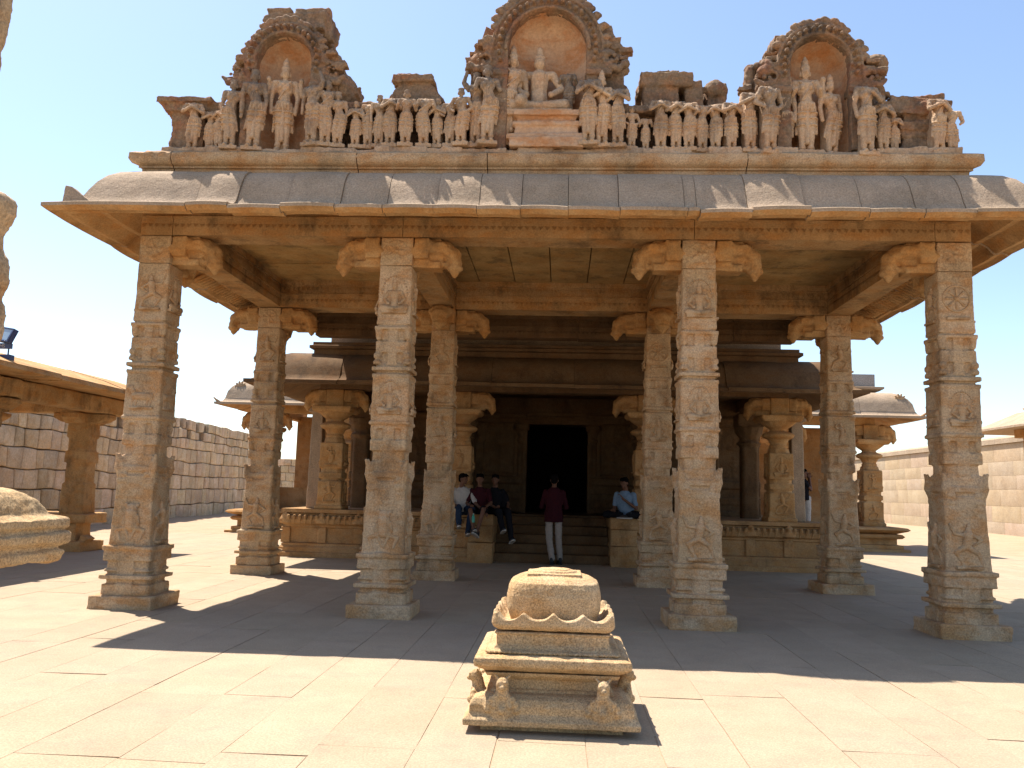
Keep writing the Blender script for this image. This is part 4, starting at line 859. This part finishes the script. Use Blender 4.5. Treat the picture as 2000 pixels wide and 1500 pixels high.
for pts in ([(-160, -60), (34, -60), (29, 5), (23, 30), (14, 60), (8, 85), (9, 105), (-2, 150), (-20, 170), (-160, 170)],
            [(-160, 340), (-20, 345), (2, 360), (20, 367), (36, 378), (41, 392), (38, 410), (26, 432), (14, 452), (11, 478), (20, 496), (25, 520), (24, 545), (14, 565), (8, 580), (17, 588), (17, 612), (12, 622), (11, 640), (10, 655), (-2, 668), (-12, 690), (-160, 700)]):
    mb.loft([[(p[0] * q - .075, p[1] + dy, p[2]) for p in [un(u, v, 3.6) for u, v in pts]] for dy, q in ((-.10, 1.005), (0, 1.0), (.10, 1.0))])
fuse(mb, 'shaft', GRAN, cp, .011, 1, ((.15, .02), (.05, .012), (.015, .003)))

# ================================================================== enclosure walls
def block_wall(name, label, p0, p1, H, th, rowh, bw, seed, mat, gap=.012, jit=.03, rough=.03, coping=None, ragged=0):
    rnd = random.Random(seed); t = thing(name, label, 'wall', (p0[0], p0[1], 0)); mb = MB(); d = Vector((p1[0] - p0[0], p1[1] - p0[1], 0)); L = d.length; d.normalize(); nrm = Vector((d.y, -d.x, 0))
    M = Matrix(((d.x, nrm.x, 0, p0[0]), (d.y, nrm.y, 0, p0[1]), (0, 0, 1, 0), (0, 0, 0, 1))); mb.M = M
    zs = [-.05]
    while zs[-1] < H - .25: zs.append(zs[-1] + rnd.uniform(*rowh) * (1 - .35 * zs[-1] / H))
    zs[-1] = H; ph = [rnd.uniform(0, 9) for _ in zs]
    def zr(r, x): return zs[r] + (0 if (r == 0 or (r == len(zs) - 1 and not ragged)) else jit * 2.4 * nz.noise(Vector((x * .9, ph[r] * 7, 0))))
    for r in range(len(zs) - 1):
        x = 0; sl0 = 0
        while x < L:
            w = rnd.uniform(*bw) * (1 - .35 * zs[r] / H)
            if L - x - w < .25: w = L - x
            sl1 = rnd.uniform(-jit, jit) * 1.6 if x + w < L else 0
            if not (ragged and r >= len(zs) - 3 and rnd.random() < ragged * (r - len(zs) + 4) * .5):
                tt = rnd.uniform(.78, 1.1) if rough > .01 else rnd.uniform(.95, 1.04); mb.ct = (tt * rnd.uniform(.98, 1.05), tt, tt * rnd.uniform(.9, 1.02)); o = rnd.uniform(-rough, rough); g = gap * rnd.uniform(.4, 1.5)
                a0, a1, b0, b1 = x - sl0, x + sl0, x + w - sl1, x + w + sl1
                cs = [(a0 + g, zr(r, a0) + g), ((a0 + b0) / 2, zr(r, (a0 + b0) / 2) + g * rnd.uniform(.3, 1)), (b0 - g, zr(r, b0) + g), ((b0 + b1) / 2 - g, (zr(r, b0) + zr(r + 1, b1)) / 2), (b1 - g, zr(r + 1, b1) - g), ((a1 + b1) / 2, zr(r + 1, (a1 + b1) / 2) - g * rnd.uniform(.3, 1)), (a1 + g, zr(r + 1, a1) - g), ((a0 + a1) / 2 + g, (zr(r, a0) + zr(r + 1, a1)) / 2)]
                mx = sum(c[0] for c in cs) / 8; mz = sum(c[1] for c in cs) / 8; bv = min(.045, rough + .008)
                ins = lambda q: [(mx + (c[0] - mx) * (1 - q / max(w, .2)), mz + (c[1] - mz) * (1 - q / .5)) for c in cs]
                i1, i2 = ins(bv * .9), ins(bv * 3)
                mb.loft([[(c[0], -th, c[1]) for c in cs], [(c[0], o - bv, c[1]) for c in cs], [(c[0], o - bv * .3, c[1]) for c in i1], [(c[0], o + rnd.uniform(-.3, .3) * rough, c[1]) for c in i2]][::-1])
            x += w; sl0 = sl1
    mb.ct = .35 if rough > .01 else .75; mb.box(0, L, -th * .95, -.14, -.05, H - .12 if ragged else H - .01)
    build(mb, 'masonry', mat, t, 25, tones=True)
    if coping:
        mb = MB(); mb.M = M; x = 0; hh, ov = coping
        while x < L:
            w = min(rnd.uniform(1.2, 2.2), L - x); mb.ct = rnd.uniform(.95, 1.08)
            mb.loft([[(xx, -th - ov, H + .01), (xx, ov, H + .01), (xx, ov + .02, H + hh * .7), (xx, ov - .05, H + hh), (xx, -th - ov, H + hh)] for xx in (x + .006, x + w - .006)]); x += w
        build(mb, 'coping', mat, t, 30, tones=True)
    return t
block_wall('boulder_wall', 'rough wall of large irregular grey blocks running back on the left', (-14.9, 19.5), (-17.0, 45.5), 4.25, .9, (.55, .8), (.45, 1.0), 3, WALLST, .018, .028, .03, None, .15)
block_wall('boulder_wall', 'far lower block wall across the back, between the left wall and the side porch', (-24, 58), (-5, 58), 3.3, .8, (.5, .7), (.6, 1.3), 5, WALLST, .01, .02, .03)
block_wall('enclosure_wall', 'sunlit smooth block wall with a coping on the right', (19.4, 62), (19.0, 26), 4.1, .8, (.72, .86), (1.6, 3.2), 7, ASHLAR, .002, .004, .001, (.32, .10))
block_wall('enclosure_wall', 'pale far wall across the back right behind the side porch', (5, 63), (20, 63), 4.1, .8, (.72, .86), (1.6, 3.0), 9, ASHLAR, .002, .004, .001, (.3, .1))
# right kiosk and distant tower
kk = thing('corner_pavilion', 'small pavilion with a thin flared stone eave cut off by the right edge', 'pavilion', (18, 28, 0))
mb = MB(); eave(mb, 16.2, 18.2, 28.6, 31, [(-.2, 4.75), (0, 4.75), (.4, 4.52), (.8, 4.30), (1.25, 4.12), (1.25, 4.05), (.7, 4.08), (.2, 4.15), (-.2, 4.15)], {'F': [17.3]}, 'FLRB', .01, 4); mb.box(16.2, 18.2, 28.6, 31, 4.3, 4.74); build(mb, 'roof', GRAN_EAVE, kk, 35)
for x in (16.5, 17.9):
    for y in (28.9, 30.7): s = MB(); s.prism8(x, y, 0, 3.9, .2, .18, .03); s.box(x - .4, x + .4, y - .3, y + .3, 3.85, 4.15); fuse(s, 'pillar', GRAN_WARM, kk, .025, 1, ((.2, .02),))
tw = thing('gateway_tower', 'tip of a distant pale gateway tower at the right edge above the pavilion', 'tower', (68, 120, 0))
mb = MB(); rnd = random.Random(2); hw = 4.6; z = 0
while z < 27: h = 1.0; mb.box(68 - hw, 68 + hw, 120 - hw, 120 + hw, z, z + h); mb.box(68 - hw - .25, 68 + hw + .25, 120 - hw - .25, 120 + hw + .25, z + h * .7, z + h); z += h; hw -= .14
build(mb, 'tiers', ASHLAR, tw, 30, tones=True)

# ================================================================== people
def skin_hand(mb, wrist, d, up, k=1, curl=.5, r=.0085):
    """palm, four unequal curled fingers and a thumb from the side of the palm; d = forearm direction"""
    d = Vector(d).normalized(); side = d.cross(Vector(up)).normalized() * k; n = d.cross(side).normalized()
    w = Vector(wrist); c = w + d * .045
    mb.chain([w - d * .01, w + d * .02], [.026, .027]); 
    for i in range(4): mb.cap(w + d * .02 + side * (-.02 + .0135 * i), w + d * .085 + side * (-.031 + .0205 * i), .014, .0115, 7)
    for i, L in enumerate((.062, .075, .07, .054)):
        p = w + d * .088 + side * (-.031 + .0205 * i); a = curl * .9; p1 = p + (d * math.cos(a) + n * math.sin(a)) * L * .5; a *= 2; p2 = p1 + (d * math.cos(a) + n * math.sin(a)) * L * .5
        mb.chain([p, p1, p2], [.0095, .0088, .0075], 7)
    q = w + d * .03 - side * .03; q1 = q + (d * .6 - side * .7 + n * .2).normalized() * .035; q2 = q1 + (d * .9 - side * .2 + n * .3).normalized() * .03; mb.chain([q, q1, q2], [.012, .011, .0085], 7)
def head(sk, hr, c, face, tilt=0):
    """c = centre of head, face = yaw in degrees (0 looks to -Y)"""
    M0 = sk.M; T = Matrix.Translation(c) @ Matrix.Rotation(R(face), 4, 'Z') @ Matrix.Rotation(R(tilt), 4, 'X')
    sk.M = T; hr.M = T
    sk.ell((0, .01, .015), (.076, .092, .10), 16, 10); sk.ell((0, -.025, -.045), (.056, .062, .062), 14, 8); sk.ell((0, -.06, -.085), (.026, .025, .02), 8, 5)
    sk.chain([(0, -.083, .02), (0, -.104, -.02)], [.011, .015], 7); sk.ell((0, -.086, -.054), (.024, .012, .006), 8, 4); sk.ell((0, -.084, -.064), (.02, .011, .006), 8, 4)
    for k in (-1, 1): sk.ell((k * .078, .01, -.005), (.011, .02, .032), 8, 5); sk.ell((k * .032, -.076, .022), (.017, .012, .008), 8, 4); sk.cap((k * .018, -.083, .04), (k * .046, -.074, .04), .007, .006, 6)
    sk.cap((0, .015, -.06), (0, .03, -.15), .05, .056, 10)
    hr.ell((0, .025, .045), (.086, .096, .082), 16, 9); hr.ell((0, .055, .0), (.078, .062, .085), 14, 8)
    rnd = random.Random(int(abs(c[0]) * 100))
    for _ in range(26): a = rnd.uniform(0, 2 * math.pi); hr.cap((.06 * math.cos(a), .02 + .06 * math.sin(a), .07), (.062 * math.cos(a + .3), .01 + .068 * math.sin(a + .3), .112 - .02 * rnd.random()), .022, .012, 6)
    for k in (-2, -1, 0, 1, 2): hr.cap((k * .025, -.05, .09), (k * .028 + .01, -.083, .065), .018, .010, 6)
    sk.M = M0; hr.M = M0
    return [T @ Vector((k * .032, -.087, .022)) for k in (-1, 1)]
def shoe(par, p, ang, tip=0, white=True):
    mb = MB(); T = Matrix.Translation(p) @ Matrix.Rotation(R(ang), 4, 'Z') @ Matrix.Rotation(R(tip), 4, 'X'); mb.M = T
    mb.chain([(0, .03, .045), (0, -.07, .035), (0, -.15, .025)], [.045, .043, .034], 10); mb.cap((0, .035, .05), (0, .03, .10), .042, .04, 10)
    o = fuse(mb, 'shoe', SHOE, par, .008, 2, ())
    mb = MB(); mb.M = T; mb.loft([[(x, y, z) for x, y in ((-.035, .075), (.035, .075), (.047, -.05), (.042, -.14), (.02, -.185), (-.02, -.185), (-.042, -.14), (-.047, -.05))] for z in (-.012, .012)])
    build(mb, 'sole', SOLE if white else SHOE, o, 40)
def person(label, loc, parts):
    t = thing('person', label, 'person', loc); sk = MB(); hr = MB(); return t, sk, hr
def finish_person(t, sk, hr, cloth, eyes=()):
    fuse(sk, 'body', SKIN, t, .0065, 1, ()); fuse(hr, 'hair', HAIR, t, .009, 1, ((.03, .01),))
    for nm, mb, mat in cloth: fuse(mb, nm, mat, t, .010, 2, ((.09, .022), (.035, .008)))
FL = 1.03
# --- man standing before the door, back to the camera, head bowed, hands in front
X0, Y0 = -.13, 18.30
t, sk, hr = person('person standing in maroon shirt and grey trousers, back turned, before the dark doorway', (X0, Y0, 0), 0)
head(sk, hr, (X0 - .0, Y0 + .06, 1.66), 180, 16)
hip = [(X0 - .095, Y0, .93), (X0 + .095, Y0, .93)]; kn = [(X0 - .085, Y0 + .0, .50), (X0 + .11, Y0 + .03, .50)]; an = [(X0 - .02, Y0 - .04, .11), (X0 + .14, Y0 + .06, .11)]
sh = MB(); tr = MB()
for i, k in ((0, -1), (1, 1)):
    sk.chain([hip[i], kn[i], an[i]], [.08, .055, .04]); tr.chain([hip[i], kn[i], (an[i][0], an[i][1], .13)], [.088, .074, .066], 12)
    e = (X0 + k * .255, Y0 + .05, 1.14); w = (X0 + k * .13, Y0 + .24, 1.12); s0 = (X0 + k * .17, Y0, 1.42)
    sk.chain([s0, e, w], [.045, .04, .03]); sh.chain([s0, e], [.068, .056], 12); sh.cap(e, tuple(Vector(e).lerp(Vector(w), .35)), .054, .05, 12); skin_hand(sk, w, (-k * .3, .7, .1), (0, 0, 1), k)
sk.chain([(X0, Y0, .95), (X0, Y0, 1.2), (X0, Y0, 1.42), (X0, Y0 + .02, 1.52)], [.13, .12, .11, .06]); sk.chain([(X0 - .15, Y0, 1.42), (X0 + .15, Y0, 1.42)], [.05, .05])
sh.loft([[(X0 + a * math.cos(q * math.pi / 8), Y0 + b * math.sin(q * math.pi / 8), z) for q in range(16)] for a, b, z in ((.20, .145, .84), (.19, .14, 1.0), (.17, .125, 1.15), (.20, .13, 1.32), (.205, .12, 1.42), (.12, .09, 1.49), (.065, .06, 1.53))])
tr.chain([(X0 - .06, Y0, .93), (X0 + .06, Y0, .93)], [.10, .10], 12)
finish_person(t, sk, hr, [('shirt', sh, MAROON), ('trousers', tr, GREYC)]); t.scale = (1.04, 1.04, 1.07)
for i in (0, 1): shoe(t, (an[i][0], an[i][1], .015), 180 + (-8, 14)[i], 0, False)
# --- seated people
def sitter(label, x, y, z, face, htilt, hface, lean, legs, arms, smat, tmat, smn='shirt', shorts=False, sleeve=.6, footang=(0, 0), foottip=-20, hgt=1.0, roll=0):
    t, sk, hr = person(label, (x, y, z), 0); sh = MB(); tr = MB(); D = Matrix.Rotation(R(face), 3, 'Z')
    P = lambda a: tuple(Vector((x, y, z)) + D @ (Vector(a) * hgt))
    ch = (lean[0], lean[1], .44); nk = (lean[0] * 1.25, lean[1] * 1.3, .56)
    sk.chain([P((0, 0, .10)), P((lean[0] * .5, lean[1] * .5, .25)), P(ch), P(nk)], [.13, .12, .12, .055])
    for k in (-1, 1): sk.cap(P(ch), P((ch[0] + k * .16, ch[1], .47)), .07, .05)
    head(sk, hr, P((lean[0] * 1.35, lean[1] * 1.6 - .03, .73)), face + hface, htilt)
    def ring(c, a, b): 
        return [tuple(Vector(P(c)) + D @ Vector((a * math.cos(q * math.pi / 8), b * math.sin(q * math.pi / 8), 0))) for q in range(16)]
    sh.loft([ring((0, 0, .04), .18, .14), ring((lean[0] * .4, lean[1] * .4, .2), .175, .135), ring((lean[0] * .8, lean[1] * .8, .36), .20, .135), ring((lean[0], lean[1], .46), .20, .125), ring((lean[0] * 1.1, lean[1] * 1.15, .53), .12, .09), ring((lean[0] * 1.2, lean[1] * 1.2, .57), .066, .062)])
    tr.chain([P((-.08, 0, .08)), P((.08, 0, .08))], [.13, .13], 12)
    for i, k in ((0, -1), (1, 1)):
        h, kn_, an_ = (k * .09, -.02, .08), legs[i][0], legs[i][1]
        sk.chain([P(h), P(kn_), P(an_)], [.08, .055, .038])
        if shorts: tr.cap(P(h), P(Vector(h).lerp(Vector(kn_), .88)), .10, .085, 12)
        else: tr.chain([P(h), P(kn_), P(an_)], [.105, .08, .06], 12)
        e, w, hd = arms[i]; s0 = (ch[0] + k * .175, ch[1], .48)
        sk.chain([P(s0), P(e), P(w)], [.045, .038, .028]); sh.cap(P(s0), P(Vector(s0).lerp(Vector(e), sleeve)), .068, .058, 12)
        if sleeve > .95: sh.cap(P(e), P(Vector(e).lerp(Vector(w), .3)), .056, .05, 12)
        skin_hand(sk, P(w), D @ Vector(hd), (0, 0, 1), k, .7)
        shoe(t, P((an_[0], an_[1], an_[2] - .07)), face + footang[i], foottip)
    finish_person(t, sk, hr, [(smn, sh, smat), ('shorts' if shorts else 'trousers', tr, tmat)])
    return t, P
EY = 18.22
sitter('person in white shirt and jeans, leftmost of the three sitting on the platform edge', -2.1, EY + .02, FL, 12, 4, 50, (.0, -.06), [((-.12, -.38, .12), (-.10, -.46, -.22)), ((.16, -.42, .10), (.10, -.40, -.38))],
       [((-.26, -.10, .22), (-.20, -.36, .16), (0, -1, 0)), ((.26, -.24, .22), (.42, -.40, .06), (.6, -.6, -.5))], WHITEC, JEANS, sleeve=.8, foottip=-15)
sitter('person in maroon shirt and dark shorts sitting between two others, facing us', -1.72, EY + .0, FL, -3, 3, 0, (.0, -.03), [((-.13, -.42, .08), (-.04, -.50, -.32)), ((.15, -.42, .10), (.02, -.48, -.38))],
       [((-.26, -.12, .22), (-.12, -.32, .14), (.2, -1, 0)), ((.26, -.14, .24), (.16, -.34, .14), (0, -1, 0))], MAROON, DARKC, shorts=True, sleeve=.75, footang=(25, -20), foottip=-25)
sitter('person in dark clothes sitting in shadow at the right of the seated three', -1.40, EY + .22, FL, 22, 2, -30, (-.02, .0), [((-.06, -.45, .06), (.0, -.55, -.30)), ((.14, -.45, .06), (.18, -.62, -.50))],
       [((-.24, -.12, .24), (-.10, -.34, .14), (.2, -1, 0)), ((.26, -.10, .22), (.18, -.30, .14), (0, -1, 0))], DARKC, DARKC, sleeve=.7)
t, P = sitter('person in pale blue shirt sitting cross legged on the right step block', 1.42, EY + .18, FL, -14, 14, -22, (-.02, -.06), [((-.40, -.18, .06), (-.06, -.34, .07)), ((.36, -.20, .06), (.12, -.40, .07))],
       [((-.24, -.10, .20), (-.20, -.28, .14), (-.2, -1, -.1)), ((.24, -.14, .20), (-.03, -.24, .40), (-.5, -.1, .8))], BLUEC, DARKC, sleeve=.7, footang=(70, -70), foottip=0)
# standing visitor seen behind the back right pillar
X0, Y0, Z0 = 6.35, 24.0, 0.0
X0, Y0, Z0 = 5.72, 20.4, 0.72
t, sk, hr = person('person in black top and white trousers raising both hands to the face', (X0, Y0, Z0), 0)
head(sk, hr, (X0, Y0, Z0 + 1.40), 70, 5); sh = MB(); tr = MB()
for k in (-1, 1):
    tr.chain([(X0 + k * .07, Y0, Z0 + .80), (X0 + k * .08, Y0, Z0 + .42), (X0 + k * .08, Y0, Z0 + .08)], [.11, .09, .07], 12); sk.chain([(X0 + k * .07, Y0, Z0 + .80), (X0 + k * .08, Y0, Z0 + .05)], [.07, .04])
    e = (X0 + .14, Y0 - .12 * k, Z0 + 1.02); w = (X0 + .14, Y0 - .03 * k, Z0 + 1.28); s0 = (X0, Y0 - .15 * k, Z0 + 1.18)
    sk.chain([s0, e, w], [.04, .036, .026]); skin_hand(sk, w, (-.1, 0, 1), (0, 1, 0), k); sh.cap(s0, tuple(Vector(s0).lerp(Vector(e), .4)), .06, .055)
    shoe(t, (X0 + k * .08, Y0, Z0 + .015), 10 * k, 0, False)
sk.chain([(X0, Y0, Z0 + .8), (X0, Y0, Z0 + 1.18), (X0, Y0, Z0 + 1.27)], [.11, .10, .05]); sh.loft([[(X0 + a * math.cos(q * math.pi / 8), Y0 + b * math.sin(q * math.pi / 8), Z0 + z) for q in range(16)] for a, b, z in ((.13, .16, .78), (.12, .15, .95), (.13, .18, 1.1), (.11, .17, 1.2), (.06, .07, 1.27))])
finish_person(t, sk, hr, [('top', sh, DARKC), ('trousers', tr, WHITEC)])
bt = thing('drink_bottle', 'small green bottle held between the two people at the left of the platform', 'bottle', (-1.80, 17.74, .86))
mb = MB(); mb.lathe([(-.09, .028), (-.085, .033), (.02, .033), (.045, .02), (.06, .014), (.075, .014)], (-1.80, 17.74, .95), 14); build(mb, 'bottle_body', GREENP, bt, 40)
mb = MB(); mb.lathe([(.076, .016), (.098, .016)], (-1.80, 17.74, .95), 12); build(mb, 'lid', SOLE, bt, 40)
bp = thing('backpack', 'black backpack resting in shadow at the right of the seated group', 'bag', (-1.2, 18.2, FL))
mb = MB(); mb.ell((-1.22, 18.5, 1.28), (.13, .11, .23)); mb.ell((-1.22, 18.42, 1.18), (.10, .08, .12)); fuse(mb, 'pack', DARKC, bp, .012, 2, ((.1, .02),))
mb = MB(); mb.chain([(-1.29, 18.46, 1.46), (-1.22, 18.46, 1.54), (-1.15, 18.46, 1.46)], [.01, .01, .01], 6); build(mb, 'strap', DARKC, bp, 60)
